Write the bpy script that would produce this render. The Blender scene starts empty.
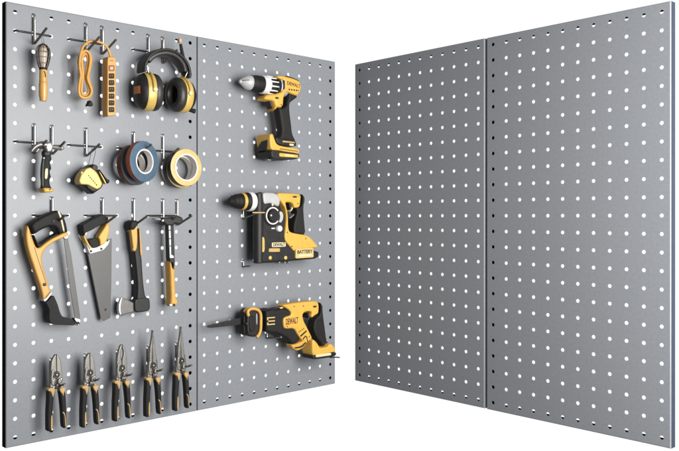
import bpy, math, random
from mathutils import Vector, Matrix
from mathutils.geometry import tessellate_polygon
random.seed(7)
scene = bpy.context.scene
C = scene.collection
PI = math.pi

# ------------------------------------------------------------------ camera / survey
F_PX, CX, CY = 785.465, 339.5, 217.139          # focal length and principal point of the photograph
CAM_W, CAM_H = 679.0, 451.0
PITCH = 0.05                                     # hole pitch of the steel panels
PW, PH = 12 * PITCH, 24 * PITCH                  # one panel
LX, LY, LZ, LYAW, LGAP = -0.89557, 2.10768, 0.57945, 0.75086, 0.0032
RX, RY, RZ, RYAW, RGAP = 0.05829, 2.98266, 0.57990, -0.81478, 0.0085
EX, EY = math.cos(LYAW), math.sin(LYAW)          # along the tool board
NX, NY = math.sin(LYAW), -math.cos(LYAW)         # out of the tool board

def P(u, v, d=0.0):
    """board coordinates (along, out, up) of the point seen at (u, v), d metres in front of the tool board"""
    k = (u - CX) / F_PX
    s = (k * (LY + d * NY) - (LX + d * NX)) / (EX - k * EY)
    depth = LY + s * EY + d * NY
    return Vector((s, -d, (CY - v) / F_PX * depth - LZ))

def world(q):
    return Vector((LX + q.x * EX - q.y * NX, LY + q.x * EY - q.y * NY, LZ + q.z))

# ------------------------------------------------------------------ materials
def mat(name, col, rough=0.45, metal=0.0, var=0.06, scale=60.0, bump=0.0, bscale=400.0, coat=0.0, spec=0.5, dark=None, rv=0.08):
    m = bpy.data.materials.new(name); m.use_nodes = True
    nt = m.node_tree; N = nt.nodes; L = nt.links
    b = N['Principled BSDF']
    b.inputs['Metallic'].default_value = metal
    b.inputs['Coat Weight'].default_value = coat
    b.inputs['Specular IOR Level'].default_value = spec
    tc = N.new('ShaderNodeTexCoord')
    nz = N.new('ShaderNodeTexNoise'); nz.inputs['Scale'].default_value = scale; nz.inputs['Detail'].default_value = 6
    L.new(tc.outputs['Object'], nz.inputs['Vector'])
    rp = N.new('ShaderNodeValToRGB')
    a = [max(0, c * (1 - var)) for c in col]; z = [min(1, c * (1 + var)) for c in col]
    if dark: a = dark
    rp.color_ramp.elements[0].position = 0.3; rp.color_ramp.elements[1].position = 0.7
    rp.color_ramp.elements[0].color = (*a, 1); rp.color_ramp.elements[1].color = (*z, 1)
    L.new(nz.outputs['Fac'], rp.inputs['Fac']); L.new(rp.outputs['Color'], b.inputs['Base Color'])
    mr = N.new('ShaderNodeMapRange'); mr.inputs['To Min'].default_value = max(0, rough - rv); mr.inputs['To Max'].default_value = min(1, rough + rv)
    L.new(nz.outputs['Fac'], mr.inputs['Value']); L.new(mr.outputs['Result'], b.inputs['Roughness'])
    if bump > 0:
        n2 = N.new('ShaderNodeTexNoise'); n2.inputs['Scale'].default_value = bscale; n2.inputs['Detail'].default_value = 3
        L.new(tc.outputs['Object'], n2.inputs['Vector'])
        bp = N.new('ShaderNodeBump'); bp.inputs['Strength'].default_value = bump; bp.inputs['Distance'].default_value = 0.001
        L.new(n2.outputs['Fac'], bp.inputs['Height']); L.new(bp.outputs['Normal'], b.inputs['Normal'])
    return m

M = {}
M['panel'] = mat('powder_coated_steel', (0.228, 0.240, 0.258), 0.38, 0.0, 0.05, 120, 0.10, 900, spec=0.5)
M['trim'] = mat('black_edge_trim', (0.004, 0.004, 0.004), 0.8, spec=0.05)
M['inside'] = mat('shade_toned_panel_inside', (0.02, 0.02, 0.022), 0.7)  # dark colour adds to the shade inside the folded channel
M['chrome'] = mat('chromed_wire', (0.76, 0.74, 0.70), 0.24, 1.0, 0.02, rv=0.01)
M['darkwire'] = mat('dark_wire_and_dimmed_chrome', (0.19, 0.17, 0.155), 0.4, 0.7, 0.2)  # on the hook prongs it paints chrome reflecting a dark room
M['blackwire'] = mat('black_wire', (0.014, 0.014, 0.014), 0.4)
M['yellow'] = mat('yellow_tool_plastic', (0.66, 0.385, 0.065), 0.42, 0, 0.06, 40, 0.12, 1200)
M['orange'] = mat('orange_yellow_plastic', (0.62, 0.335, 0.068), 0.42, 0, 0.08, 50, 0.1, 1200)
M['tan'] = mat('tan_grip_plastic', (0.49, 0.315, 0.12), 0.5, 0, 0.1, 60, 0.1)
M['black'] = mat('black_tool_plastic', (0.016, 0.0155, 0.015), 0.44, 0, 0.25, 70, 0.25, 1500, spec=0.35)
M['rubber'] = mat('black_rubber_grip', (0.0115, 0.011, 0.0105), 0.55, 0, 0.25, 90, 0.5, 1800, spec=0.3)
M['brown'] = mat('dark_brown_foam', (0.040, 0.033, 0.026), 0.62, 0, 0.2, 90, 0.3)
M['foam'] = mat('soft_black_cushion', (0.030, 0.027, 0.024), 0.42, 0, 0.2, 90, 0.3)
M['steel'] = mat('brushed_steel', (0.27, 0.26, 0.245), 0.42, 0.6, 0.15, 90, 0.15, 300)
M['blackblade'] = mat('black_coated_blade', (0.022, 0.021, 0.020), 0.42, 0.2, 0.3, 80, 0.1, 300, spec=0.4)
M['axesteel'] = mat('dull_axe_steel', (0.16, 0.15, 0.142), 0.45, 0.4, 0.15, 90, 0.15, 300)
M['bright'] = mat('bright_ground_steel', (0.80, 0.79, 0.76), 0.28, 1.0, 0.05, 90)
M['sawsteel'] = mat('dull_saw_steel', (0.085, 0.083, 0.078), 0.45, 0.4, 0.12, 25, 0.1, 300)
M['plier'] = mat('forged_plier_steel', (0.24, 0.228, 0.205), 0.40, 0.75, 0.16, 60, 0.08, 350)
M['plierdark'] = mat('dark_plier_steel', (0.055, 0.052, 0.047), 0.4, 0.7, 0.2, 120, 0.15, 250)
M['silver'] = mat('silver_painted_metal', (0.45, 0.45, 0.45), 0.5, 0.1, 0.06, 80)
M['white'] = mat('pale_grey_plastic', (0.72, 0.72, 0.71), 0.45, 0, 0.05)
M['cream'] = mat('cream_label', (0.70, 0.60, 0.36), 0.5, 0, 0.08)
M['ink'] = mat('black_lettering', (0.02, 0.018, 0.015), 0.6)
M['maroon'] = mat('dark_red_lettering', (0.12, 0.03, 0.015), 0.6)
M['amber'] = mat('amber_handle_plastic', (0.64, 0.36, 0.10), 0.35, 0, 0.12, 30, coat=0.3)
M['bulb'] = mat('frosted_bulb', (0.74, 0.60, 0.47), 0.25, 0, 0.08)
M['cord'] = mat('orange_cord_rubber', (0.60, 0.32, 0.075), 0.45, 0, 0.08)
M['stripbody'] = mat('orange_power_strip_paint', (0.60, 0.32, 0.075), 0.42, 0, 0.06)
M['outlet'] = mat('dark_brown_outlet', (0.022, 0.013, 0.006), 0.5, spec=0.25)
M['redswitch'] = mat('red_brown_switch', (0.20, 0.03, 0.012), 0.3)
M['blue'] = mat('blue_grey_tape', (0.070, 0.125, 0.180), 0.5, 0, 0.10, 60, 0.2)
M['bluegrey'] = mat('dark_slate_tape', (0.055, 0.075, 0.09), 0.5, 0, 0.15, 60, 0.2)
M['rust'] = mat('rust_red_tape_edge', (0.20, 0.052, 0.022), 0.42, 0, 0.25, 40, 0.2)
M['darkrust'] = mat('dark_rust_tape_edge', (0.085, 0.026, 0.014), 0.42, 0, 0.5, 30, 0.2)
M['card'] = mat('white_card_core', (0.80, 0.75, 0.70), 0.7, 0, 0.05)
M['gold'] = mat('golden_tape', (0.62, 0.44, 0.17), 0.45, 0, 0.08, 60, 0.2)
M['darktape'] = mat('black_tape_edge', (0.012, 0.016, 0.020), 0.35)
M['yellowtan'] = mat('worn_yellow_metal', (0.64, 0.44, 0.12), 0.38, 0.15, 0.1, 40)
M['hatred'] = mat('copper_logo', (0.50, 0.17, 0.05), 0.4, 0, 0.2, 200)
M['peach'] = mat('peach_plastic_tip', (0.66, 0.40, 0.22), 0.5)
M['redcollar'] = mat('dark_red_pivot_liner', (0.05, 0.022, 0.017), 0.5)

# ------------------------------------------------------------------ mesh helpers
def finish(name, vs, fs, m, parent, sharp=32, mats=None, fmat=None):
    me = bpy.data.meshes.new(name)
    me.from_pydata([tuple(v) for v in vs], [], fs)
    for mm in (mats or [m]): me.materials.append(mm)
    if fmat:
        for p, i in zip(me.polygons, fmat): p.material_index = i
    me.validate()
    for p in me.polygons: p.use_smooth = True
    me.set_sharp_from_angle(angle=math.radians(sharp))
    me.update()
    o = bpy.data.objects.new(name, me); C.objects.link(o)
    if parent is not None: o.parent = parent
    return o

class Thing:
    def __init__(self, name, label, cat, group=None, at=(0, 0, 0)):
        self.o0 = Vector(at)
        e = bpy.data.objects.new(name, None); C.objects.link(e)
        e.empty_display_size = 0.03
        e.location = world(self.o0); e.rotation_euler = (0, 0, LYAW)
        e['label'] = label; e['category'] = cat
        if group: e['group'] = group
        self.e = e
    def loc(self, q): return Vector(q) - self.o0
    def mesh(self, name, vs, fs, m, parent=None, sharp=32, mats=None, fmat=None):
        return finish(name, [self.loc(v) for v in vs], fs, m, parent or self.e, sharp, mats, fmat)

def chaikin(pts, n=1, r=0.22):
    for _ in range(n):
        out = []
        for i in range(len(pts)):
            a, b = pts[i], pts[(i + 1) % len(pts)]
            out += [(a[0] + (b[0] - a[0]) * r, a[1] + (b[1] - a[1]) * r), (b[0] + (a[0] - b[0]) * r, b[1] + (a[1] - b[1]) * r)]
        pts = out
    return pts

def area(p): return 0.5 * sum(p[i][0] * p[(i + 1) % len(p)][1] - p[(i + 1) % len(p)][0] * p[i][1] for i in range(len(p)))

def simple(p):
    """no two edges of the outline cross"""
    q = [p[i] for i in range(len(p)) if (p[i][0] - p[i - 1][0]) ** 2 + (p[i][1] - p[i - 1][1]) ** 2 > 1e-14]
    n = len(q)
    if n < 3: return False
    def side(a, b, c): return (b[0] - a[0]) * (c[1] - a[1]) - (b[1] - a[1]) * (c[0] - a[0])
    for i in range(n):
        a, b = q[i], q[(i + 1) % n]
        for j in range(i + 2, n):
            if i == 0 and j == n - 1: continue
            c, d = q[j], q[(j + 1) % n]
            if side(a, b, c) * side(a, b, d) < 0 and side(c, d, a) * side(c, d, b) < 0: return False
    return True

def widths(p):
    """distance straight across the outline from every corner"""
    n = len(p); out = []
    for i in range(n):
        a, b, c = Vector(p[i - 1]), Vector(p[i]), Vector(p[(i + 1) % n])
        t1 = (b - a).normalized() + (c - b).normalized()
        if t1.length < 1e-5: out.append(0.002); continue
        t1.normalize(); nn = Vector((-t1.y, t1.x)); best = 1.0
        for j in range(n):
            if j in (i, (i - 1) % n): continue
            c, d = Vector(p[j]), Vector(p[(j + 1) % n]); e = d - c
            den = nn.x * e.y - nn.y * e.x
            if abs(den) < 1e-12: continue
            w = c - b
            tt = (w.x * e.y - w.y * e.x) / den; uu = (w.x * nn.y - w.y * nn.x) / den
            if tt > 1e-6 and -0.01 <= uu <= 1.01: best = min(best, tt)
        out.append(best)
    return out

def insets(p, ks):
    """outlines pushed inwards by each distance of the rising list ks; short edges close up instead of turning over"""
    n = len(p)
    wd = widths(p)
    top = max(ks) if max(ks) > 0 else 1e-9
    lim = [min(1.0, 0.40 * w / top) for w in wd]
    for _ in range(3): lim = [min(lim[i], (lim[i - 1] + lim[i] + lim[(i + 1) % n]) / 3 + 0.1) for i in range(n)]
    cur = [Vector(q) for q in p]; out = []; done = 0.0
    edge = [(Vector(p[(i + 1) % n]) - Vector(p[i])).normalized() for i in range(n)]
    dead = [False] * n
    for k in ks:
        steps = max(1, int((k - done) / top * 10)) if k > done else 0
        for _ in range(steps):
            h = (k - done) / steps
            mv = []
            for i in range(n):
                j = (i - 1) % n; g = 0
                while dead[j] and g < n: j = (j - 1) % n; g += 1
                l = i; g = 0
                while dead[l] and g < n: l = (l + 1) % n; g += 1
                e1, e2 = edge[j], edge[l]
                n1, n2 = Vector((-e1.y, e1.x)), Vector((-e2.y, e2.x))
                v = n1 + n2
                if v.length < 1e-4: v = n1.copy()
                v.normalize()
                mv.append(v * (h * lim[i] / max(0.5, v.dot(n1))))
            cur = [a + b for a, b in zip(cur, mv)]
            for i in range(n):
                if dead[i]: continue
                d = cur[(i + 1) % n] - cur[i]
                if d.dot(edge[i]) <= 1e-6: dead[i] = True
            i = 0
            while i < n:      # weld runs of closed edges
                if dead[i] and not dead[i - 1]:
                    r = [i]; j = i
                    while dead[j % n] and len(r) <= n: j += 1; r.append(j % n)
                    m = sum((cur[x] for x in r), Vector((0, 0))) / len(r)
                    for x in r: cur[x] = m.copy()
                    lm = min(lim[x] for x in r)
                    for x in r: lim[x] = lm
                i += 1
        done = max(done, k)
        out.append([tuple(q) for q in cur])
    return out

def PS(u, v, s):
    """point seen at (u, v) on the plane square to the tool board at s metres along it"""
    k = (u - CX) / F_PX
    d = (k * (LY + s * EY) - (LX + s * EX)) / (NX - k * NY)
    depth = LY + s * EY + d * NY
    return Vector((s, -d, (CY - v) / F_PX * depth - LZ))

def face_of(p2, th, k):
    """the traced outline is that of the whole solid seen from the front left: take its side faces off to get its front face"""
    n = len(p2)
    cx, cz = sum(a[0] for a in p2) / n, sum(a[1] for a in p2) / n
    w = world(Vector((cx, 0, cz)))
    vn = -(w.x * NX + w.y * NY); vs = -(w.x * EX + w.y * EY)
    a_s, a_t = -vs / vn, -w.z / vn
    if area(p2) < 0: p2 = p2[::-1]
    wd = widths(p2); mv = []
    for i in range(n):
        a, b, c = Vector(p2[i - 1]), Vector(p2[i]), Vector(p2[(i + 1) % n])
        tg = (b - a).normalized() + (c - b).normalized()
        if tg.length < 1e-5: mv.append([0, 0]); continue
        tg.normalize(); nx, nz = tg.y, -tg.x
        dx = th * k * a_s * max(0, -nx)
        dz = -th * k * a_t * max(0, nz) if a_t > 0 else -th * k * a_t * max(0, -nz)
        l = math.hypot(dx, dz); lim = 0.5 * wd[i]
        if l > lim: dx *= lim / l; dz *= lim / l
        mv.append([dx, dz])
    mv = [[(mv[i - 1][j] + 2 * mv[i][j] + mv[(i + 1) % n][j]) / 4 for j in (0, 1)] for i in range(n)]
    q = [(a[0] + m[0], a[1] + m[1]) for a, m in zip(p2, mv)]
    return q if simple(q) else (face_of(p2, th, k * 0.6) if k > 0.1 else p2)

def slab(t, name, px, d0, d1, m, parent=None, bev=0.003, back=0.0015, rnd=1, r=0.22, seg=4, local=None, sil=None):
    """outline -> solid with a rounded front rim, from d0 (board side) to d1 (viewer side)"""
    if local is None:
        q = [P(u, v, d1) for u, v in px]; p2 = [(a.x, a.z) for a in q]
    else: p2 = local
    if rnd: p2 = chaikin(p2, rnd, r)
    if sil is None: sil = 0.6 if d1 - d0 > 0.0115 else 0
    if sil: p2 = face_of(p2, d1 - d0, sil)
    if area(p2) < 0: p2 = p2[::-1]
    bev = min(bev, (d1 - d0) * 0.8); back = min(back, (d1 - d0) * 0.2)
    while True:
        ks = [bev * (1 - math.cos(k / seg * PI / 2)) for k in range(seg + 1)] + [bev + 0.0003]
        rings = insets(p2, ks)
        if bev < 0.0003 or (simple(rings[-1]) and simple(rings[2])): break
        bev *= 0.6
    ds = [d1 - bev + bev * math.sin(k / seg * PI / 2) for k in range(seg + 1)] + [d1]
    rings = [insets(p2, [back])[0], p2] + rings; ds = [d0, d0 + back] + ds
    vs, fs = [], []
    n = len(p2)
    for ring, d in zip(rings, ds):
        for a in ring: vs.append(Vector((a[0], -d, a[1])))
    nl = len(rings)
    for l in range(nl - 1):
        for i in range(n):
            j = (i + 1) % n
            fs.append((l * n + i, l * n + j, (l + 1) * n + j, (l + 1) * n + i))
    for l, flip in ((0, True), (nl - 1, False)):
        ids = [i for i in range(n) if (Vector(rings[l][i]) - Vector(rings[l][i - 1])).length > 1e-7]
        for tri in tessellate_polygon([[Vector((rings[l][i][0], rings[l][i][1], 0)) for i in ids]]):
            q = [rings[l][ids[x]] for x in tri]
            f = tuple(l * n + ids[x] for x in tri)
            if (area(q) < 0) != flip: f = f[::-1]
            fs.append(f)
    return t.mesh(name, vs, fs, m, parent)

def catmull(pts, sub, closed=False):
    pts = [Vector(p) for p in pts]; n = len(pts); out = []
    rng = n if closed else n - 1
    for i in range(rng):
        p0 = pts[(i - 1) % n] if closed or i > 0 else pts[0]
        p1 = pts[i]; p2 = pts[(i + 1) % n]
        p3 = pts[(i + 2) % n] if closed or i + 2 < n else pts[-1]
        for k in range(sub):
            u = k / sub
            out.append(0.5 * ((2 * p1) + (p2 - p0) * u + (2 * p0 - 5 * p1 + 4 * p2 - p3) * u * u + (3 * p1 - p0 - 3 * p2 + p3) * u ** 3))
    if not closed: out.append(pts[-1])
    return out

def tube(t, name, pts, rad, m, parent=None, sub=6, closed=False, seg=10, flat=None, extra=None):
    pts = catmull(pts, sub, closed) if sub > 1 else [Vector(p) for p in pts]
    n = len(pts); vs, fs = [], []
    up = None
    for i in range(n):
        a = pts[(i - 1) % n] if closed or i > 0 else pts[i]
        b = pts[(i + 1) % n] if closed or i < n - 1 else pts[i]
        d = (b - a).normalized()
        if up is None:
            up = d.orthogonal().normalized() if flat is None else Vector(flat)
        if flat is not None: up = Vector(flat)
        u = (up - d * up.dot(d)).normalized(); w = d.cross(u); up = u
        rr = rad(i / max(1, n - 1)) if callable(rad) else rad
        ru, rw = rr if isinstance(rr, tuple) else (rr, rr)
        for k in range(seg):
            an = 2 * PI * k / seg
            ca, sa = math.cos(an), math.sin(an)
            if flat is not None:   # squarish strap section
                ca = math.copysign(abs(ca) ** 0.5, ca); sa = math.copysign(abs(sa) ** 0.5, sa)
            vs.append(pts[i] + u * (ru * ca) + w * (rw * sa))
    for i in range(n if closed else n - 1):
        for k in range(seg):
            a, b = i * seg + k, i * seg + (k + 1) % seg
            c, d = ((i + 1) % n) * seg + (k + 1) % seg, ((i + 1) % n) * seg + k
            fs.append((a, b, c, d))
    if not closed:
        fs.append(tuple(range(seg - 1, -1, -1))); fs.append(tuple((n - 1) * seg + k for k in range(seg)))
    if extra is not None: return vs, fs
    return t.mesh(name, vs, fs, m, parent, 50)

def merge(parts):
    vs, fs = [], []
    for v, f in parts:
        o = len(vs); vs += v; fs += [tuple(i + o for i in q) for q in f]
    return vs, fs

def lathe(t, name, org, axis, prof, m, parent=None, seg=40, sc=(1, 1), sharp=35, mats=None, pm=None, raw=False, closed=False):
    """revolve (a, r) pairs about an axis through org; sc squeezes the two cross directions"""
    org = Vector(org); ax = Vector(axis).normalized()
    if abs(ax.y) > 0.7: u = Vector((1, 0, 0))
    else: u = Vector((0, -1, 0))
    u = (u - ax * u.dot(ax)).normalized(); w = ax.cross(u)
    vs, fs, fm = [], [], []
    n = len(prof)
    for a, r in prof:
        for k in range(seg):
            an = 2 * PI * k / seg
            vs.append(org + ax * a + u * (r * sc[0] * math.cos(an)) + w * (r * sc[1] * math.sin(an)))
    for i in range(n if closed else n - 1):
        j2 = (i + 1) % n
        for k in range(seg):
            fs.append((i * seg + k, i * seg + (k + 1) % seg, j2 * seg + (k + 1) % seg, j2 * seg + k)); fm.append(pm[i] if pm else 0)
    if not closed:
        if prof[0][1] > 1e-6: fs.append(tuple(range(seg - 1, -1, -1))); fm.append(pm[0] if pm else 0)
        if prof[-1][1] > 1e-6: fs.append(tuple((n - 1) * seg + k for k in range(seg))); fm.append(pm[-1] if pm else 0)
    if raw: return vs, fs
    return t.mesh(name, vs, fs, m, parent, sharp, mats, fm if mats else None)

def disc(t, name, u, v, d0, d1, rad, m, parent=None, seg=20):
    c = P(u, v, d1)
    b = min(rad * 0.3, (d1 - d0) * 0.5)
    return lathe(t, name, (c.x, 0, c.z), (0, -1, 0), [(d0, rad), (d1 - b, rad), (d1 - b * 0.3, rad - b * 0.3), (d1, rad - b), (d1, 0.0)], m, parent, seg)

def lettering(t, name, txt, u0, u1, v0, v1, d, m, parent=None, slant=0.0):
    """raised lettering filling the box that runs from (u0, v0) to (u1, v1)"""
    a, b = P(u0, v0, d), P(u1, v1, d)
    cu = bpy.data.curves.new(name, 'FONT'); cu.body = txt; cu.size = 1; cu.extrude = 0.02; cu.offset = 0.028
    ob = bpy.data.objects.new(name, cu); C.objects.link(ob)
    dg = bpy.context.evaluated_depsgraph_get()
    me = bpy.data.meshes.new_from_object(ob.evaluated_get(dg))
    bpy.data.objects.remove(ob); bpy.data.curves.remove(cu)
    xs = [v.co.x for v in me.vertices]; ys = [v.co.y for v in me.vertices]
    w, h = max(xs) - min(xs), max(ys) - min(ys)
    sx, sy = (b.x - a.x) / w, (a.z - b.z) / h
    for v in me.vertices:
        x = (v.co.x - min(xs)) * sx; y = (v.co.y - min(ys)) * sy
        q = Vector((a.x + x, -(d + 0.0003) - v.co.z * 0.012, b.z + y + slant * (x / (b.x - a.x))))
        v.co = t.loc(q)
    me.materials.clear(); me.materials.append(m); me.name = name
    o = bpy.data.objects.new(name, me); C.objects.link(o); o.parent = parent or t.e
    return o

def mid(pts): return (sum(p[0] for p in pts) / len(pts), sum(p[1] for p in pts) / len(pts))

# ------------------------------------------------------------------ perforated panels
HOLE = 0.0058
def sheet_mesh():
    vs, fs, key = [], [], {}
    def vid(x, z):
        k = (round(x, 5), round(z, 5))
        if k not in key: key[k] = len(vs); vs.append((x, 0, z))
        return key[k]
    h = PITCH / 2; NS = 24
    for i in range(12):
        for j in range(24):
            cx, cz = (i + .5) * PITCH, -(j + .5) * PITCH
            inner, outer = [], []
            for k in range(NS):
                a = 2 * PI * k / NS + PI / 4
                c, s = math.cos(a), math.sin(a); q = h / max(abs(c), abs(s))
                x, z = cx + c * q, cz + s * q
                x = min(max(x, 0.003), PW - 0.003); z = max(min(z, -0.003), -PH + 0.003)
                outer.append(vid(x, z)); inner.append(vid(cx + HOLE * c, cz + HOLE * s))
            for k in range(NS):
                l = (k + 1) % NS
                f = (outer[k], outer[l], inner[l], inner[k])
                fs.append(f)
    # punched hole walls, 1.5 mm steel
    n = len(vs)
    vs2 = [(x, 0.0015, z) for x, y, z in vs]
    cnt = {}
    for f in fs:
        for a in range(4):
            e = (f[a], f[(a + 1) % 4]); cnt[tuple(sorted(e))] = cnt.get(tuple(sorted(e)), 0) + 1
    walls = []
    for f in fs:
        for a in range(4):
            e = (f[a], f[(a + 1) % 4])
            if cnt[tuple(sorted(e))] == 1: walls.append((e[1], e[0], e[0] + n, e[1] + n))
    back = [tuple(i + n for i in f[::-1]) for f in fs]
    me = bpy.data.meshes.new('perforated_sheet')
    me.from_pydata(vs + vs2, [], fs + back + walls)
    me.materials.append(M['panel']); me.materials.append(M['inside'])
    for i, p in enumerate(me.polygons):
        p.material_index = 1 if len(fs) <= i < 2 * len(fs) else 0
    me.validate(); me.update()
    return me

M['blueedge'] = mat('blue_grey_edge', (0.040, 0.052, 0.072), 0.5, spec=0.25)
def edge_mesh(side, dark):
    """one folded edge: rounded bend, flange going back, inward lip; side in 'left right top bottom'"""
    D, LIP, R, TH = 0.0265, 0.018, 0.003, 0.0012
    prof = [(R, 0.0)]
    for k in range(1, 6):
        a = k / 5 * PI / 2
        prof.append((R - R * math.sin(a), R - R * math.cos(a)))
    prof += [(0, D), (LIP, D), (LIP, D - TH), (TH, D - TH), (TH, R), (R, TH)]
    ln = PH if side in ('left', 'right') else PW
    vs, fs, fm = [], [], []
    for e in (0, 1):
        for ins, back in prof:
            m_ = min(ins, LIP)       # mitred ends
            s = m_ if e == 0 else ln - m_
            if side == 'left': vs.append((ins, back, -s))
            elif side == 'right': vs.append((PW - ins, back, -s))
            elif side == 'top': vs.append((s, back, -ins))
            else: vs.append((s, back, -PH + ins))
    n = len(prof)
    for i in range(n):
        j = (i + 1) % n
        f = (i, j, n + j, n + i)
        if side in ('right', 'top'): f = f[::-1]
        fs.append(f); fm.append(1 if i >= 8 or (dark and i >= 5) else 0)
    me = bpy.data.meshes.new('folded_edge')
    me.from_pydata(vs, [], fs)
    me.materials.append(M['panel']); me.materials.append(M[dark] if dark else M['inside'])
    for p, i in zip(me.polygons, fm): p.material_index = i
    for p in me.polygons: p.use_smooth = True
    me.set_sharp_from_angle(angle=math.radians(30)); me.validate(); me.update()
    return me

SHEET = sheet_mesh()
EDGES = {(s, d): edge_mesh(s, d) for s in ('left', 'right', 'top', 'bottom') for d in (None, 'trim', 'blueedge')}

def panel(label, loc, yaw, dark_sides={}):
    e = bpy.data.objects.new('pegboard', None); C.objects.link(e)
    e.location = loc; e.rotation_euler = (0, 0, yaw); e.empty_display_size = 0.05
    e['label'] = label; e['category'] = 'pegboard'; e['group'] = 'grey steel pegboards'
    o = bpy.data.objects.new('perforated_sheet', SHEET); C.objects.link(o); o.parent = e
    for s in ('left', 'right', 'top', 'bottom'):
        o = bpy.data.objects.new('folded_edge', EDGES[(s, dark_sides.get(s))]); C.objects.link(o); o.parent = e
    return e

def along(x, y, z, yaw, s, dz=0): return (x + s * math.cos(yaw), y + s * math.sin(yaw), z + dz)
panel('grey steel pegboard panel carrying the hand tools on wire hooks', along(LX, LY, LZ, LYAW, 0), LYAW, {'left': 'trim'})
panel('grey steel pegboard panel carrying the drill and two other power tools', along(LX, LY, LZ, LYAW, PW + LGAP), LYAW)
panel('empty dark grey pegboard panel just right of the white gap', along(RX, RY, RZ, RYAW, 0), RYAW)
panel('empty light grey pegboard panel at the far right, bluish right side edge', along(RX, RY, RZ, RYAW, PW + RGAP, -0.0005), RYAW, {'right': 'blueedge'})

def hole(c, r): return Vector(((c + .5) * PITCH + (LGAP if c >= 12 else 0), 0, -(r + .5) * PITCH))

# ------------------------------------------------------------------ wire hooks
def hook(label, cols, row, bar, drop=0.0775, out=0.087, rise=0.027, wire=0.0038):
    o = hole(cols[0], row)
    t = Thing('pegboard_hook', label, 'hook', 'wire hooks in the pegboard', o)
    for c in cols:
        h = hole(c, row); y = -0.0068
        pts = [h + Vector((0, 0.016, 0.002)), h + Vector((0, 0.004, 0.0015)), h + Vector((0, -0.0045, -0.0005)), h + Vector((0, y, -0.006)),
               h + Vector((0, y, -drop * 0.5)), h + Vector((0, y, -drop + 0.008)), h + Vector((0, y - 0.001, -drop + 0.001))]
        tube(t, 'upright', pts, wire, M['chrome'], sub=5, seg=12)
        b = h + Vector((0, 0, -drop))
        pts = [b + Vector((0, y + 0.001, 0.0005)), b + Vector((0, y - 0.006, 0.0005)), b + Vector((0, -out * 0.5, rise * 0.42)), b + Vector((0, -out * 0.93, rise * 0.92)), b + Vector((0, -out, rise * 1.03))]
        tube(t, 'prong', pts, lambda u: 0.0034 if u < 0.96 else 0.0026, M['darkwire'], sub=5, seg=10)  # same chrome wire as the upright, its dark reflection put into the colour
    if bar is None: return t
    a, z = hole(bar[0], row + 1), hole(bar[1], row + 1)
    y = -0.0022
    pts = [a + Vector((0.001, 0.013, 0.001)), a + Vector((0.0025, 0.003, 0.001)), a + Vector((0.007, y, 0)), (a + z) / 2 + Vector((0, y, 0)), z + Vector((-0.007, y, 0)), z + Vector((-0.002, 0.004, 0))]
    tube(t, 'cross_bar', pts, 0.0027, M['blackwire'], sub=5, seg=10)
    return t

hook('single wire hook carrying the caged work light', [1], 0, (0, 2))
hook('double wire hook carrying the orange power strip and its cord', [4, 5], 0, (3, 5))
hook('double wire hook under the earmuff headband', [8, 9], 0, (7, 9))
hook('double wire hook holding the short claw hammer', [1, 2], 6, (0, 2))
hook('single wire hook with the yellow tape measure hanging on thin strings', [4], 6, (3, 5))
hook('single wire hook inside the blue tape roll', [7], 6, (6, 8), out=0.108, rise=0.034)
hook('single wire hook inside the golden tape roll', [9], 6, (8, 10), out=0.095, rise=0.030)
hook('single wire hook holding the hacksaw', [2], 10, (1, 3))
hook('single wire hook holding the handsaw with wide blade', [5], 10, (4, 6))
hook('single wire hook holding the hatchet', [7], 10, None)
hook('double wire hook holding the long hammer', [9, 10], 10, (8, 10))
for c, l in ((2, 'wire hook behind the leftmost pliers'), (4, 'wire hook behind the second pliers from the left'), (6, 'wire hook behind the pliers with an oval jaw opening'),
             (8, 'wire hook behind the left needle nose pliers'), (10, 'wire hook behind the rightmost needle nose pliers')):
    hook(l, [c], 19, None, rise=0.020)
hook('short chrome hook below the rotary hammer chuck', [15], 10, None, drop=0.058, out=0.082, rise=0.016, wire=0.003)
hook('short chrome hook at the bottom corner of the rotary hammer', [15], 14, None, drop=0.020, out=0.05, rise=0.004, wire=0.003)
hook('short chrome hook below the black saw gearcase', [17], 19, None, drop=0.020, out=0.085, rise=0.012, wire=0.003)

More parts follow.
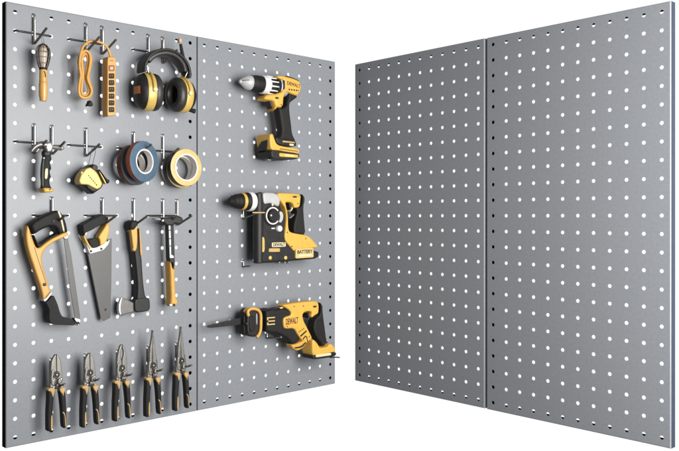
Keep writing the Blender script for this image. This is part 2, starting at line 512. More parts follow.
# ------------------------------------------------------------------ caged work light
def work_light():
    D = 0.052
    a = P(43.2, 69.5, D); top = P(43.2, 43.5, D); bot = P(43.6, 101.2, D)
    t = Thing('work_light', 'small caged work light with amber handle', 'work light', None, a)
    H = top.z - a.z; L = a.z - bot.z
    pr = [(0.0, 0.0), (0.0, 0.0085), (-0.003, 0.0100), (-L * 0.30, 0.0102), (-L * 0.40, 0.0108), (-L * 0.415, 0.0096), (-L * 0.43, 0.0110),
          (-L * 0.55, 0.0116), (-L * 0.85, 0.0112), (-L * 0.90, 0.0098), (-L * 0.99, 0.0096), (-L, 0.0085), (-L, 0.0)]
    lathe(t, 'handle', a, (0, 0, 1), pr[::-1], M['amber'], seg=28)
    tube(t, 'switch_strip', [a + Vector((-0.002, -0.0102, -0.006)), a + Vector((0.001, -0.0108, -0.012)), a + Vector((0.002, -0.0106, -0.022))], 0.0012, M['ink'], sub=4, seg=8)
    lathe(t, 'collar', a, (0, 0, 1), [(-0.001, 0.0), (-0.001, 0.0105), (0.004, 0.0112), (0.005, 0.009), (0.005, 0)], M['rubber'], seg=28)
    lathe(t, 'bulb', a, (0, 0, 1), [(0.003, 0.006), (0.012, 0.0075), (H * 0.35, 0.0105), (H * 0.6, 0.0125), (H * 0.8, 0.0110), (H * 0.9, 0.0065), (H * 0.94, 0.0)], M['bulb'], seg=28)
    # dark half reflector at the back and right of the bulb
    vs, fs = [], []
    prof = [(0.004, 0.0112), (H * 0.22, 0.0150), (H * 0.45, 0.0185), (H * 0.65, 0.0192), (H * 0.82, 0.0165), (H * 0.93, 0.0105), (H * 0.985, 0.003)]
    n = 20
    for rr in (0, 0.0012):
        for z, r in prof:
            for k in range(n + 1):
                an = math.radians(-55 + 175 * k / n)
                vs.append(a + Vector(((r - rr) * math.cos(an), (r - rr) * math.sin(an), z)))
    m = len(prof) * (n + 1)
    for i in range(len(prof) - 1):
        for k in range(n):
            q = (i * (n + 1) + k, i * (n + 1) + k + 1, (i + 1) * (n + 1) + k + 1, (i + 1) * (n + 1) + k)
            fs.append(q); fs.append(tuple(x + m for x in q[::-1]))
    for i in range(len(prof) - 1):
        for k in (0, n):
            fs.append((i * (n + 1) + k, (i + 1) * (n + 1) + k, (i + 1) * (n + 1) + k + m, i * (n + 1) + k + m))
    t.mesh('reflector', vs, fs, M['rubber'])
    parts = []
    for k in range(9):
        an = math.radians(100 + 200 * k / 8)
        pts = [a + Vector((r * math.cos(an), r * math.sin(an), z)) for z, r in prof]
        parts.append(tube(t, '', pts, 0.0008, None, sub=3, seg=6, extra=1))
    for z, r in prof[1:6]:
        pts = [a + Vector((r * math.cos(math.radians(q)), r * math.sin(math.radians(q)), z)) for q in range(95, 306, 14)]
        parts.append(tube(t, '', pts, 0.0008, None, sub=2, seg=6, extra=1))
    v, f = merge(parts); t.mesh('cage', v, f, M['darkwire'], sharp=50)
    tube(t, 'hanging_loop', [top + Vector((0, 0, -0.002)), top + Vector((0.002, 0, 0.004)), Vector((0.0765, -D, hole(1, 0).z - 0.0775 + 0.018)), top + Vector((-0.003, 0.002, 0.005)), top + Vector((0, 0, -0.002))], 0.0009, M['darkwire'], sub=6, seg=6)
work_light()

# ------------------------------------------------------------------ power strip with coiled cord
def power_strip():
    D1, D0 = 0.062, 0.030
    t = Thing('power_strip', 'orange power strip with six dark outlets, coiled orange cord and black plug', 'power strip', None, P(111, 86, 0.045))
    b = slab(t, 'strip_body', [(107.6, 56.6), (116.2, 57.2), (116.0, 115.2), (107.4, 116.4)], D0, D1, M['stripbody'], bev=0.003, r=0.06, sil=0)
    for k in range(6):
        y = 76.0 + 6.72 * k
        o = slab(t, 'outlet', [(108.9, y - 2.7), (114.5, y - 2.6), (114.5, y + 2.6), (108.9, y + 2.7)], D1 - 0.001, D1 + 0.0012, M['outlet'], bev=0.0008, r=0.1)
        parts = []
        for dx, w in ((-1.2, 0.5), (0.9, 0.5)):
            q = P(111.7 + dx, y - 0.5, D1 + 0.0012)
            parts.append(lathe(t, '', (q.x, 0, q.z), (0, -1, 0), [(D1 + 0.0012, 0.0012), (D1 + 0.0016, 0.001), (D1 + 0.0016, 0)], None, seg=8, raw=True))
        v, f = merge(parts); t.mesh('socket_slot', v, f, M['tan'], o)
    slab(t, 'switch_surround', [(108.8, 65.2), (114.6, 65.3), (114.6, 71.2), (108.8, 71.3)], D1 - 0.001, D1 + 0.0012, M['redswitch'], bev=0.0008, r=0.1)
    slab(t, 'switch', [(110, 66.6), (113.4, 66.6), (113.4, 69.8), (110, 69.8)], D1, D1 + 0.003, M['peach'], bev=0.001, r=0.15)
    slab(t, 'logo_plate', [(109.6, 59.5), (114, 59.6), (114, 61.4), (109.6, 61.4)], D1 - 0.001, D1 + 0.0006, M['hatred'], bev=0.0004, r=0.1)
    c = 0.052
    def pp(l, dd=0.0): return [P(x, y, c + dd) for x, y in l]
    outer = pp([(85.6, 50.8), (89.3, 53.5), (90.4, 60), (89.0, 70), (87.6, 78), (89.8, 85), (91.6, 91), (89.6, 96.2), (85, 98), (80.2, 96), (78.8, 90), (79.6, 82), (80.8, 75), (79.4, 66), (79.4, 59), (81.8, 53.2)])
    inner = pp([(85.4, 53.4), (87.6, 56), (88.0, 62), (86.6, 70), (85.9, 78), (87.6, 85), (89.0, 90.5), (87.6, 94.2), (85, 95.4), (82.2, 94), (81.4, 89), (82.0, 82), (82.8, 75), (82.0, 66), (81.8, 60), (83.0, 55.4)], -0.008)
    third = pp([(86.0, 51.6), (90.4, 56), (90.6, 64), (88.6, 73), (88.6, 80), (91.0, 87), (91.2, 93), (88, 97.4), (83.5, 97.4), (79.6, 93), (79.2, 86), (80.4, 78), (79.8, 70), (78.8, 62), (80.4, 55)], -0.017)
    tail = [P(79.4, 66, c + 0.006), P(80.0, 57, c + 0.006), P(82.2, 48.5, c + 0.005), P(86.5, 43, c + 0.002), P(93, 41, c), P(100.5, 42.5, c), P(106.5, 46.6, c), P(109.2, 52, 0.05), P(110.4, 57.5, 0.046)]
    end = [P(88.8, 78, c + 0.005), P(91.0, 86, c + 0.004), P(92.4, 92, c), P(92.2, 97, c), P(91.2, 101.5, c)]
    v, f = merge([tube(t, '', outer, 0.0042, None, sub=5, closed=True, extra=1), tube(t, '', inner, 0.0042, None, sub=5, closed=True, extra=1), tube(t, '', third, 0.0042, None, sub=5, closed=True, extra=1),
                  tube(t, '', tail, 0.0036, None, sub=6, extra=1)])
    cd = t.mesh('cord', v, f, M['cord'], sharp=60)
    pl = slab(t, 'plug', [(89.4, 100.2), (91.6, 100.6), (93.2, 104), (93, 106.6), (90.6, 105.6), (87.8, 106.6), (87.2, 104.4), (88.6, 102.2)], c - 0.012, c + 0.008, M['rubber'], bev=0.006)
power_strip()

# ------------------------------------------------------------------ earmuffs
def earmuffs():
    D = 0.050
    lc, rc = P(147.4, 92, D), P(181.6, 95.5, D)
    t = Thing('earmuffs', 'black and yellow earmuffs with wide padded headband', 'earmuffs', None, (lc + rc) / 2)
    for c, sg in ((lc, 1), (rc, -1)):
        R = 0.056 if sg > 0 else 0.053
        sc = (0.80, 1.0)
        ax = Vector((sg, -0.10 if sg > 0 else -0.16, 0.02 * sg))
        sh = [(-0.040, 0.0), (-0.0395, R * .32), (-0.0375, R * .55), (-0.033, R * .73), (-0.025, R * .88), (-0.014, R * .96), (-0.006, R * .97)]
        s_ = lathe(t, 'ear_shell', c, ax, sh, M['black'], seg=56, sc=sc)
        lathe(t, 'yellow_ring', c, ax, [(-0.014, R * .94), (-0.014, R * .975), (-0.011, R * 1.0), (0.010, R * 1.01), (0.012, R * .99), (0.012, R * .9)], M['yellowtan'], seg=56, sc=sc)
        lathe(t, 'ear_cushion', c, ax, [(0.010, R * .93), (0.014, R * .99), (0.022, R * 1.0), (0.030, R * .95), (0.036, R * .82), (0.0375, R * .68), (0.035, R * .54), (0.028, R * .46), (0.014, R * .44), (0.013, 0)],
              M['foam'], seg=56, sc=sc)
        axn = ax.normalized(); u = Vector((0, -1, 0)); u = (u - axn * u.dot(axn)).normalized(); w = axn.cross(u)
        def on(a, ang, k=1.0): return c + axn * a + u * (R * sc[0] * k * math.cos(ang)) + w * (R * k * math.sin(ang))
        # yellow arm with round pivot on the front of the ring
        s2 = 1 if w.z > 0 else -1
        arm = [on(0.002, s2 * math.radians(q), 1.02 + 0.05 * math.sin(math.radians(max(0, 80 - q)) * 1.1)) for q in (88, 62, 38, 16, -4)]
        tube(t, 'cup_arm', arm, (0.0045), M['yellowtan'], sub=5, seg=10)
        lathe(t, 'pivot_button', on(0.004, s2 * math.radians(2), 1.05), (0.15 * sg * -1, -1, 0), [(-0.004, 0.007), (0.003, 0.007), (0.005, 0.005), (0.0055, 0)], M['cream'], seg=20)
        slot = [on(0.004, s2 * math.radians(q), 1.045) for q in (48, 30, 14)]
        tube(t, 'arm_slot', slot, 0.0026, M['ink'], sub=4, seg=8)
        for k, q in enumerate((0.55, 1.35) if sg > 0 else (0.75, 1.5)):
            b = on(0.0, s2 * (PI / 2 - 0.15 + 0.4 * (k - 0.5)), 0.98)
            e = Vector((c.x + (-0.012 if sg > 0 else 0.014), -(D + (0.012 if k == 0 else -0.014)), c.z + R + 0.034))
            tube(t, 'wire_yoke', [b, b + Vector((-0.004 * sg, 0, 0.010)), (b + e) / 2 + Vector((-0.003 * sg, -0.002, 0.004)), e], 0.0022, M['chrome'], sub=6, seg=8)
        if sg > 0:   # copper logo on the outer shell, follows the dome
            vs, fs = [], []
            for i in range(9):
                for j in range(7):
                    uu = -0.004 + 0.034 * i / 8; ww = -0.010 + 0.022 * j / 6
                    rr = math.hypot(uu / sc[0], ww) / R
                    prof = sh; a_ = -0.040
                    for (a0, r0), (a1, r1) in zip(prof, prof[1:]):
                        if r0 <= rr * R <= r1: a_ = a0 + (a1 - a0) * (rr * R - r0) / (r1 - r0)
                    vs.append(c + axn * (a_ - 0.0009) + u * uu + w * ww * s2)
            for i in range(8):
                for j in range(6): fs.append((i * 7 + j, (i + 1) * 7 + j, (i + 1) * 7 + j + 1, i * 7 + j + 1))
            t.mesh('logo_patch', vs, fs, M['hatred'], s_)
        else:
            q = on(-0.020, s2 * math.radians(-62), 0.98)
            lathe(t, 'adjuster_knob', q, (0.8, -0.5, -0.2), [(-0.01, 0.004), (0.0, 0.006), (0.010, 0.0075), (0.014, 0.006), (0.015, 0)], M['rubber'], seg=20)
    # headband: outer strap with a thick pad below it
    al, ar = P(141.5, 70, D), P(186.4, 71, D)
    cx, a = (al.x + ar.x) / 2, (ar.x - al.x) / 2
    zt = P(161, 50.5, D).z; zb = min(al.z, ar.z)
    def arc(k, n=24, lo=-6, hi=186, grow=0.0):
        return [Vector((cx - (a + grow) * math.cos(math.radians(lo + (hi - lo) * i / n)), -D, zb + (zt - zb + grow) * math.sin(math.radians(lo + (hi - lo) * i / n)))) for i in range(n + 1)]
    tube(t, 'headband', arc(0), lambda u: (0.025 + 0.006 * math.sin(PI * u), 0.0045), M['black'], sub=2, seg=16, flat=(0, 1, 0))
    tube(t, 'headband_pad', arc(0, lo=28, hi=168, grow=-0.009), lambda u: (0.018 + 0.010 * math.sin(PI * u), 0.008), M['foam'], sub=2, seg=16, flat=(0, 1, 0))
    an = [P(183.0, 58, D + 0.012), P(181.8, 51, D + 0.012), P(180.6, 44, D + 0.012)]
    st = tube(t, 'antenna', an, lambda u: 0.0062 - 0.002 * u, M['rubber'], sub=4, seg=10)
    slab(t, 'antenna_tip', [(178.2, 38.0), (182.2, 38.6), (182.0, 43.2), (178.6, 43.0)], D + 0.004, D + 0.018, M['peach'], st, bev=0.003, r=0.15)
earmuffs()

# ------------------------------------------------------------------ short claw hammer
def claw_hammer():
    D = 0.058
    t = Thing('claw_hammer', 'stubby claw hammer with black grip and yellow butt', 'hammer', None, P(47, 165, 0.045))
    slab(t, 'grip', [(43.6, 152.5), (45.5, 151), (50.5, 151.5), (52.0, 156), (52.6, 160), (50.6, 162.2), (51.6, 165.5), (52.4, 168.6), (50.6, 171), (50.9, 173.5), (52.0, 177), (50.2, 180), (50.8, 185), (53, 189.4), (41.4, 189.4), (41.6, 183), (41.0, 174), (41.6, 164), (43, 157)],
         D - 0.020, D, M['rubber'], bev=0.008, back=0.004, sil=0.5)
    slab(t, 'grip_side', [(42.0, 187), (41.7, 176), (42.2, 164), (43.4, 158), (45.0, 158), (44.2, 166), (44.0, 177), (44.2, 187)], D - 0.004, D + 0.0012, M['black'], bev=0.001)
    slab(t, 'grip_label', [(45.4, 168.6), (48.0, 168.0), (48.2, 173), (47.4, 178.8), (44.8, 179), (45.0, 173)], D - 0.002, D + 0.0018, M['cream'], bev=0.0012)
    slab(t, 'butt_cap', [(40.8, 188.4), (44, 187.6), (50, 187.8), (54.2, 189.0), (54.6, 190.6), (52, 192.4), (46, 193), (41.8, 191.6)], D - 0.032, D + 0.004, M['yellow'], bev=0.006)
    disc(t, 'butt_screw', 50, 189.6, D, D + 0.0048, 0.002, M['ink'])
    slab(t, 'neck', [(44.2, 150), (51.2, 150), (52.2, 153), (51, 157), (44, 157), (42.8, 153)], D - 0.016, D + 0.001, M['black'], bev=0.006, sil=0.3)
    disc(t, 'neck_rivet', 44.2, 158, D - 0.004, D + 0.003, 0.0028, M['steel'])
    # forged head: hexagonal cheek facing out, split claw curving down to the left, poll to the right
    slab(t, 'hammer_head', [(45.0, 146.5), (47.4, 142.0), (51.6, 141.8), (54.2, 146.2), (52.4, 151.8), (47.6, 152.6)], D - 0.016, D + 0.008, M['steel'], bev=0.005, r=0.1, sil=0)
    for dd, l in ((0.006, [(46.5, 144.6), (42, 143.8), (38, 145), (34.4, 147.6), (31.6, 151.4)]), (-0.016, [(46.5, 145.6), (42.5, 146.0), (39, 148.4), (36.2, 152)])):
        tube(t, 'claw', [P(x, y, D - 0.004 + dd) for x, y in l], lambda u: (0.0095 - 0.0065 * u, 0.0075 - 0.004 * u), M['steel'], sub=5, seg=10)
    q, e = P(53, 147, D - 0.010), P(61.4, 147.8, D - 0.004)
    tube(t, 'poll', [q, (q + e) / 2, e], lambda u: 0.0065 + 0.002 * u * u, M['steel'], sub=4, seg=16)
    slab(t, 'striking_face', [(60.2, 145.4), (64.2, 146.6), (64.8, 149.4), (60.8, 150.6), (59.2, 149.6)], D - 0.018, D - 0.003, M['darkwire'], bev=0.003)
claw_hammer()

# ------------------------------------------------------------------ tape measure
def tape_measure():
    D0, D1 = 0.026, 0.070
    t = Thing('tape_measure', 'yellow tape measure with black base hanging by thin strings', 'tape measure', None, P(92, 180, 0.05))
    slab(t, 'case', [(88.6, 166.8), (92, 164.2), (96, 164), (98.4, 167), (99, 170.6), (104.4, 183.6), (103.2, 187.6), (98, 191.6), (93.2, 194.6), (89.2, 191.0), (84, 186.4), (79, 184.6), (78.2, 179.8), (80.6, 173.6), (84.4, 169)],
         D0, D1 - 0.004, M['black'], bev=0.010, sil=0.3)
    slab(t, 'yellow_cover', [(86.4, 168.6), (90.6, 167.2), (94.4, 169.6), (98.0, 173.6), (102.8, 183.6), (101.2, 187.4), (97.4, 189.6), (92.4, 187.2), (88.2, 184.8), (81.0, 184.4), (79.2, 181), (81.2, 174.6)], D0 + 0.01, D1, M['yellowtan'], bev=0.0035, r=0.14, sil=0)
    slab(t, 'dark_panel', [(88.0, 185.4), (92.0, 187.4), (97.2, 190.2), (95.6, 191.4), (92, 190.6), (87.2, 187.0)], D1 - 0.006, D1 - 0.0015, M['brown'], bev=0.002)
    disc(t, 'lock_button', 95.4, 167.6, D1 - 0.012, D1 + 0.001, 0.0085, M['brown'])
    slab(t, 'blade_tongue', [(98.2, 171.4), (99.4, 170.8), (104.6, 179.0), (106.8, 183.6), (104.8, 184.4), (101.6, 178.6)], D1 - 0.022, D1 - 0.006, M['yellowtan'], bev=0.002)
    slab(t, 'belt_clip', [(98.6, 169.4), (99.8, 169.6), (107.6, 179.4), (109.6, 179.6), (110, 182.2), (108.4, 183.8), (106.4, 183.0)], D1 - 0.034, D1 - 0.018, M['rubber'], bev=0.003)
    slab(t, 'painted_shine', [(80.8, 172.6), (82.6, 171), (82.8, 172.6), (81.6, 174.4)], D1 - 0.008, D1 - 0.002, M['cream'], bev=0.001)  # cream slab painting a highlight on the upper left of the case
    for k in range(6):   # printed word running down the slope of the cover
        x, y = 88.6 + 1.55 * k, 175.6 + 1.85 * k
        w = 1.1 if k % 2 else 0.8
        slab(t, 'printed_letter', [(x - .7, y - .3), (x + .2, y - 1.0), (x + w, y + .3), (x + .3, y + .9)], D1 - 0.001, D1 + 0.0006, M['ink'], bev=0.0003, rnd=0)
    pr = hole(4, 6) + Vector((0, -0.05, -0.0775 + 0.018))
    for x in (88.4, 92.4):
        e = P(x, 165, 0.05)
        tube(t, 'string', [pr + Vector((0.004 if x > 90 else -0.004, 0, 0)), pr + Vector((0.006 if x > 90 else -0.006, 0, -0.01)), e], 0.0008, M['blackwire'], sub=4, seg=6)
tape_measure()

# ------------------------------------------------------------------ tape rolls
def tape_roll(name_label, c, ax, ro, ri, th, face, tread, core, group='rolls of tape on the hooks'):
    t = Thing('tape_roll', name_label, 'tape', group, c)
    b = 0.0012
    prof = [(th / 2 - 0.0006, ri + 0.0040), (th / 2, ri + 0.0044), (th / 2, ro - b), (th / 2 - b * .3, ro - b * .3), (th / 2 - b, ro), (-th / 2 + b, ro), (-th / 2, ro - b), (-th / 2, ri + 0.0040)]
    lathe(t, 'tape_winding', c, ax, prof, None, seg=72, mats=[face, tread], pm=[0, 0, 0, 1, 1, 1, 0, 0], closed=True)
    prof = [(th / 2 + 0.0012, ri), (th / 2 + 0.0012, ri + 0.0040), (-th / 2 - 0.0008, ri + 0.0040), (-th / 2 - 0.0008, ri)]
    lathe(t, 'card_core', c, ax, prof, core, seg=72, closed=True)
    return t
tape_roll('blue-grey faced tape roll with white core, in front of its hook mate', P(142.4, 161.6, 0.076), (0.33, -1, 0.0), 0.0600, 0.0325, 0.017, M['blue'], M['rust'], M['card'])
tape_roll('slate and rust red tape roll half hidden behind the blue-grey one', P(134.0, 165.0, 0.036), (0.28, -1, 0.02), 0.0600, 0.0325, 0.020, M['bluegrey'], M['darkrust'], M['card'])
tape_roll('golden tape roll with pinkish core, front one beside the panel seam', P(184.5, 167.6, 0.062), (0.05, -1, 0.0), 0.0570, 0.0380, 0.020, M['gold'], M['darktape'], M['card'])
tape_roll('golden tape roll with black edge, mostly hidden behind the front golden roll', P(180.0, 169.6, 0.034), (0.05, -1, 0.0), 0.0570, 0.0380, 0.022, M['gold'], M['darktape'], M['card'])

# ------------------------------------------------------------------ hacksaw
def hacksaw():
    D = 0.046
    t = Thing('hacksaw', 'yellow framed hacksaw with black grips hanging by its handle', 'hacksaw', None, P(48, 268, 0.03))
    slab(t, 'frame', [(27, 224.6), (29.6, 228), (32, 236), (36, 246.8), (38.6, 248), (43, 243.8), (50, 239), (58, 235), (65.6, 231.6), (68.6, 233.2), (67.8, 236.4), (60.6, 239), (53.4, 242.4), (47.4, 247), (43.2, 252.4), (41.8, 258), (43.2, 267), (46.6, 278), (50.2, 290),
                      (50.8, 292), (45, 299), (42, 299.6), (40.4, 293), (38.4, 286), (33, 269.5), (27.6, 254), (24.8, 243), (24, 233), (25, 227)], D - 0.022, D, M['orange'], bev=0.005)
    tube(t, 'seam_line', [P(x, y, D + 0.0002) for x, y in ((34.4, 247), (37, 256), (41, 268), (44.6, 279), (46.4, 286))], 0.0006, M['ink'], sub=4, seg=6)
    slab(t, 'top_grip', [(28.4, 226.4), (31.6, 222.2), (42, 216), (56, 210.4), (59.6, 210.8), (63, 214), (66.4, 221.6), (68, 229), (68.2, 232), (66, 232.6), (58.4, 234.8), (56.4, 231), (54.4, 227), (50, 226.2), (42, 229.8), (33.8, 235), (31.4, 232)], D - 0.026, D + 0.004, M['rubber'], bev=0.008)
    slab(t, 'inner_grip', [(33.2, 234.6), (34.6, 236), (39.0, 245.2), (47, 238.4), (57.4, 232.6), (58.4, 234.8), (47.8, 240.4), (38.6, 248.4), (36.4, 246.6)], D - 0.024, D + 0.001, M['rubber'], bev=0.003)
    slab(t, 'grip_stripe', [(57.4, 211), (59.4, 211.2), (61.8, 216.4), (65.0, 231.6), (63.4, 232), (60.2, 218)], D, D + 0.0056, M['cream'], bev=0.001)
    disc(t, 'grip_bolt', 54.0, 221.2, D, D + 0.006, 0.005, M['ink'])
    disc(t, 'frame_bolt', 44.6, 284.6, D - 0.004, D + 0.002, 0.0045, M['ink'])
    slab(t, 'white_collar', [(41.8, 298.4), (44.4, 299), (50.6, 291.4), (52.6, 293), (45.6, 301.8), (42.6, 301)], D - 0.022, D + 0.001, M['white'], bev=0.002)
    slab(t, 'lower_grip', [(43, 301), (46, 301.4), (52.8, 293.4), (57, 302), (60.4, 313.4), (63, 316.4), (72.4, 318), (77, 325.6), (60, 325), (52, 324.6), (47.6, 321.6), (46.4, 317), (47, 310), (44.6, 305)], D - 0.030, D + 0.003, M['rubber'], bev=0.008)
    slab(t, 'tension_block', [(72, 317.6), (79, 317.8), (81.4, 319.6), (79.6, 325.4), (77.6, 326.2), (76, 325.4)], D - 0.020, D + 0.002, M['bright'], bev=0.002)
    disc(t, 'tension_bolt', 78.4, 323, D, D + 0.006, 0.0046, M['ink'])
    slab(t, 'blade', [(63.8, 237), (67.6, 237), (70.6, 252), (75.4, 285), (80.2, 318.4), (75.0, 318.4), (69.6, 285), (65.6, 252)], D - 0.014, D - 0.011, M['sawsteel'], bev=0.0006, rnd=0)
    # teeth along the right edge of the blade
    a, b = P(70.6, 252, D - 0.012), P(79.8, 316, D - 0.012)
    vs, fs = [], []
    n = 60
    for k in range(n):
        p, q = a.lerp(b, k / n), a.lerp(b, (k + 1) / n)
        m = p.lerp(q, 0.85) + Vector((0.0016, 0, 0)); o = len(vs)
        for y in (-0.0006, 0.0006):
            vs += [p + Vector((-0.0006, y, 0)), m + Vector((0, y, 0)), q + Vector((-0.0006, y, 0))]
        fs += [(o, o + 1, o + 2), (o + 5, o + 4, o + 3), (o, o + 3, o + 4, o + 1), (o + 1, o + 4, o + 5, o + 2)]
    t.mesh('saw_teeth', vs, fs, M['sawsteel'], t.e.children[-1])
    slab(t, 'blade_clamp', [(62.2, 234), (68, 233.4), (68.6, 238.4), (64, 239.6)], D - 0.018, D - 0.004, M['bright'], bev=0.002)
hacksaw()

# ------------------------------------------------------------------ handsaw
def handsaw():
    D = 0.034
    t = Thing('handsaw', 'handsaw with wide grey blade pointing down and black and yellow handle', 'handsaw', None, P(98, 270, 0.02))
    bl = slab(t, 'blade', [(86.6, 246), (96, 246), (108, 239.6), (111.8, 238.6), (111.4, 280), (110.6, 317.6), (104.2, 320.8), (101.2, 319.6), (94.6, 286)], D - 0.019, D - 0.014, M['sawsteel'], bev=0.0008, rnd=0)
    a, b = P(88, 253, D - 0.0165), P(101.2, 319.4, D - 0.0165)
    vs, fs = [], []
    n = 46
    for k in range(n):
        p, q = a.lerp(b, k / n), a.lerp(b, (k + 1) / n)
        m = p.lerp(q, 0.8) + Vector((-0.0042, 0, -0.0004)); o = len(vs)
        for y in (-0.0022, 0.0022):
            vs += [p + Vector((0.0005, y, 0)), m + Vector((0, y, 0)), q + Vector((0.0005, y, 0))]
        fs += [(o, o + 1, o + 2)[::-1], (o + 5, o + 4, o + 3)[::-1], (o, o + 3, o + 4, o + 1)[::-1], (o + 1, o + 4, o + 5, o + 2)[::-1]]
    t.mesh('saw_teeth', vs, fs, M['blackwire'], bl)
    disc(t, 'hang_hole', 105.6, 309.6, D - 0.016, D - 0.0135, 0.0042, M['ink'], bl)
    slab(t, 'top_grip', [(79.6, 226.4), (80.8, 224.6), (92, 219), (102, 214), (104.4, 214.2), (106.4, 217), (107.6, 221.2), (105, 223.6), (99.6, 225.4), (92, 230.2), (86, 232.6), (85.2, 235), (82.6, 236.2), (80.4, 231)], D - 0.030, D + 0.004, M['rubber'], bev=0.008)
    slab(t, 'front_web', [(103.8, 226), (105.6, 223.4), (109.6, 224), (110.2, 231), (108, 238), (107, 241.6), (103.4, 245), (99.0, 246.4), (97.6, 240), (96, 237.2)], D - 0.026, D, M['yellow'], bev=0.005)
    slab(t, 'rear_web', [(81.8, 235.6), (84.8, 235.4), (87.4, 240), (91.4, 247.6), (89.6, 250.6), (86.6, 247), (83.4, 240.6)], D - 0.026, D, M['yellow'], bev=0.004)
    slab(t, 'lower_grip', [(86.6, 239.6), (89, 240.2), (95.8, 237.8), (98.2, 240), (99.4, 246.8), (92.6, 248.4), (89.6, 245.4)], D - 0.028, D + 0.003, M['rubber'], bev=0.005)
    slab(t, 'collar_plate', [(83.6, 240), (85.6, 239.8), (92.6, 247.6), (99, 246.2), (106.6, 239.6), (110.2, 239.8), (108.4, 244.6), (103.6, 250.2), (90, 254), (87.4, 252)], D - 0.024, D - 0.003, M['white'], bev=0.002, r=0.12)
    for x, y in ((91.2, 251.2), (101.6, 248.8), (107.6, 240.4)): disc(t, 'plate_bolt', x, y, D - 0.006, D - 0.001, 0.0034, M['ink'])
    slab(t, 'grip_tip', [(106, 217), (108.6, 216.6), (109.6, 218.6), (107.6, 221.4)], D - 0.022, D, M['tan'], bev=0.002)
handsaw()

# ------------------------------------------------------------------ hatchet
def hatchet():
    D = 0.040
    t = Thing('hatchet', 'hatchet hanging head down, black shaft and yellow handle end', 'hatchet', None, P(136, 270, 0.03))
    slab(t, 'shaft', [(130.4, 233), (138.6, 228), (139.6, 240), (140.4, 252), (142.2, 257), (143.2, 275), (144.2, 286), (146, 297.6), (150, 298.4), (150.6, 309.6), (146, 311.8), (135.2, 312.6), (134.4, 303), (135.2, 286), (133.8, 270), (132.6, 258), (131, 246)], D - 0.026, D, M['black'], bev=0.006)
    slab(t, 'head_socket', [(134.6, 304), (135.4, 299.4), (140, 298), (146, 297.6), (150, 298.4), (150.6, 309.6), (146, 311.8), (135.2, 312.8)], D - 0.022, D + 0.002, M['black'], bev=0.004, sil=0)
    slab(t, 'pommel', [(127, 225.4), (129, 221.8), (133, 220), (138.4, 220.4), (139.2, 224), (136.4, 228.6), (132, 230.6), (128.2, 229)], D - 0.030, D + 0.005, M['rubber'], bev=0.008)
    slab(t, 'handle_panel', [(129.6, 229.2), (133.2, 229.8), (135.4, 225), (137.4, 224.6), (137.8, 240), (137, 249.4), (134.4, 251.8), (132.2, 250.6), (130.6, 240)], D - 0.014, D + 0.004, M['orange'], bev=0.003)
    slab(t, 'handle_panel', [(138.4, 228), (140, 229.4), (141.4, 242), (142.4, 255), (140.4, 256.6), (138.6, 253.6), (138.6, 240)], D - 0.020, D + 0.001, M['orange'], bev=0.003)
    disc(t, 'handle_rivet', 136.6, 225.8, D, D + 0.0052, 0.002, M['ink'])
    disc(t, 'handle_rivet', 133.6, 249.2, D, D + 0.0052, 0.0026, M['tan'])
    slab(t, 'axe_head', [(121.6, 297.2), (127.6, 299.8), (135.6, 303.2), (135.6, 311.6), (128, 313.6), (121, 316), (120.2, 307)], D - 0.018, D - 0.006, M['axesteel'], bev=0.003, sil=0)
    slab(t, 'cutting_edge', [(121.8, 296.8), (119.4, 301.4), (118.2, 307), (118.6, 312), (120.6, 316.2), (122.2, 315.6), (121.2, 308), (122.8, 297.4)], D - 0.017, D - 0.007, M['bright'], bev=0.003)
hatchet()

# ------------------------------------------------------------------ long hammer
def long_hammer():
    D = 0.056
    t = Thing('framing_hammer', 'long hammer with black neck, white inlay and yellow grip', 'hammer', None, P(171, 262, 0.04))
    slab(t, 'neck', [(166.6, 221), (173.8, 221), (174.4, 240), (175, 258), (175.2, 264), (173.6, 268.4), (172, 266), (171.4, 263), (167.6, 262), (166.8, 245)], D - 0.024, D, M['black'], bev=0.005)
    slab(t, 'white_inlay', [(168.8, 223.6), (170.4, 223.6), (171, 240), (171.2, 254.4), (173.8, 256), (173.8, 258), (170, 258), (169.4, 240)], D - 0.004, D + 0.0012, M['white'], bev=0.0008, rnd=0)
    for y in (229.8, 238.2, 245.6):
        slab(t, 'inlay_gap', [(168.4, y), (171.4, y), (171.4, y + 0.9), (168.4, y + 0.9)], D, D + 0.0020, M['black'], bev=0.0004, rnd=0)
    slab(t, 'grip', [(168, 260.6), (171.4, 262), (172.6, 267), (173.8, 269), (175.2, 267), (175.8, 285), (176.2, 297), (178.8, 301.4), (178, 304.4), (176, 306.6), (168.6, 306.8), (168.2, 296), (167.6, 280)], D - 0.028, D + 0.004, M['orange'], bev=0.008)
    slab(t, 'butt_mark', [(169.6, 304), (172.6, 304.2), (172.8, 306), (170, 306.2)], D, D + 0.0052, M['white'], bev=0.001)
    slab(t, 'butt_mark', [(172.8, 303.6), (175.4, 303.8), (175.6, 306.2), (173, 306.4)], D, D + 0.0050, M['ink'], bev=0.001)
    slab(t, 'hammer_head', [(161.4, 217), (166, 217.6), (172, 217.4), (178, 215.6), (182.2, 217), (184, 220.4), (182.2, 223.4), (178.6, 224.8), (175, 223.4), (173.8, 226), (166.6, 225.6), (164.6, 223.4), (162.4, 222)], D - 0.020, D + 0.004, M['black'], bev=0.005, sil=0.2)
    slab(t, 'claw', [(152, 218.6), (158, 217.8), (162.2, 217.6), (164.4, 220), (162.4, 221), (157, 220.2)], D - 0.016, D - 0.005, M['steel'], bev=0.003)
    disc(t, 'cheek_mark', 163.4, 220.6, D, D + 0.005, 0.0034, M['bright'])
long_hammer()

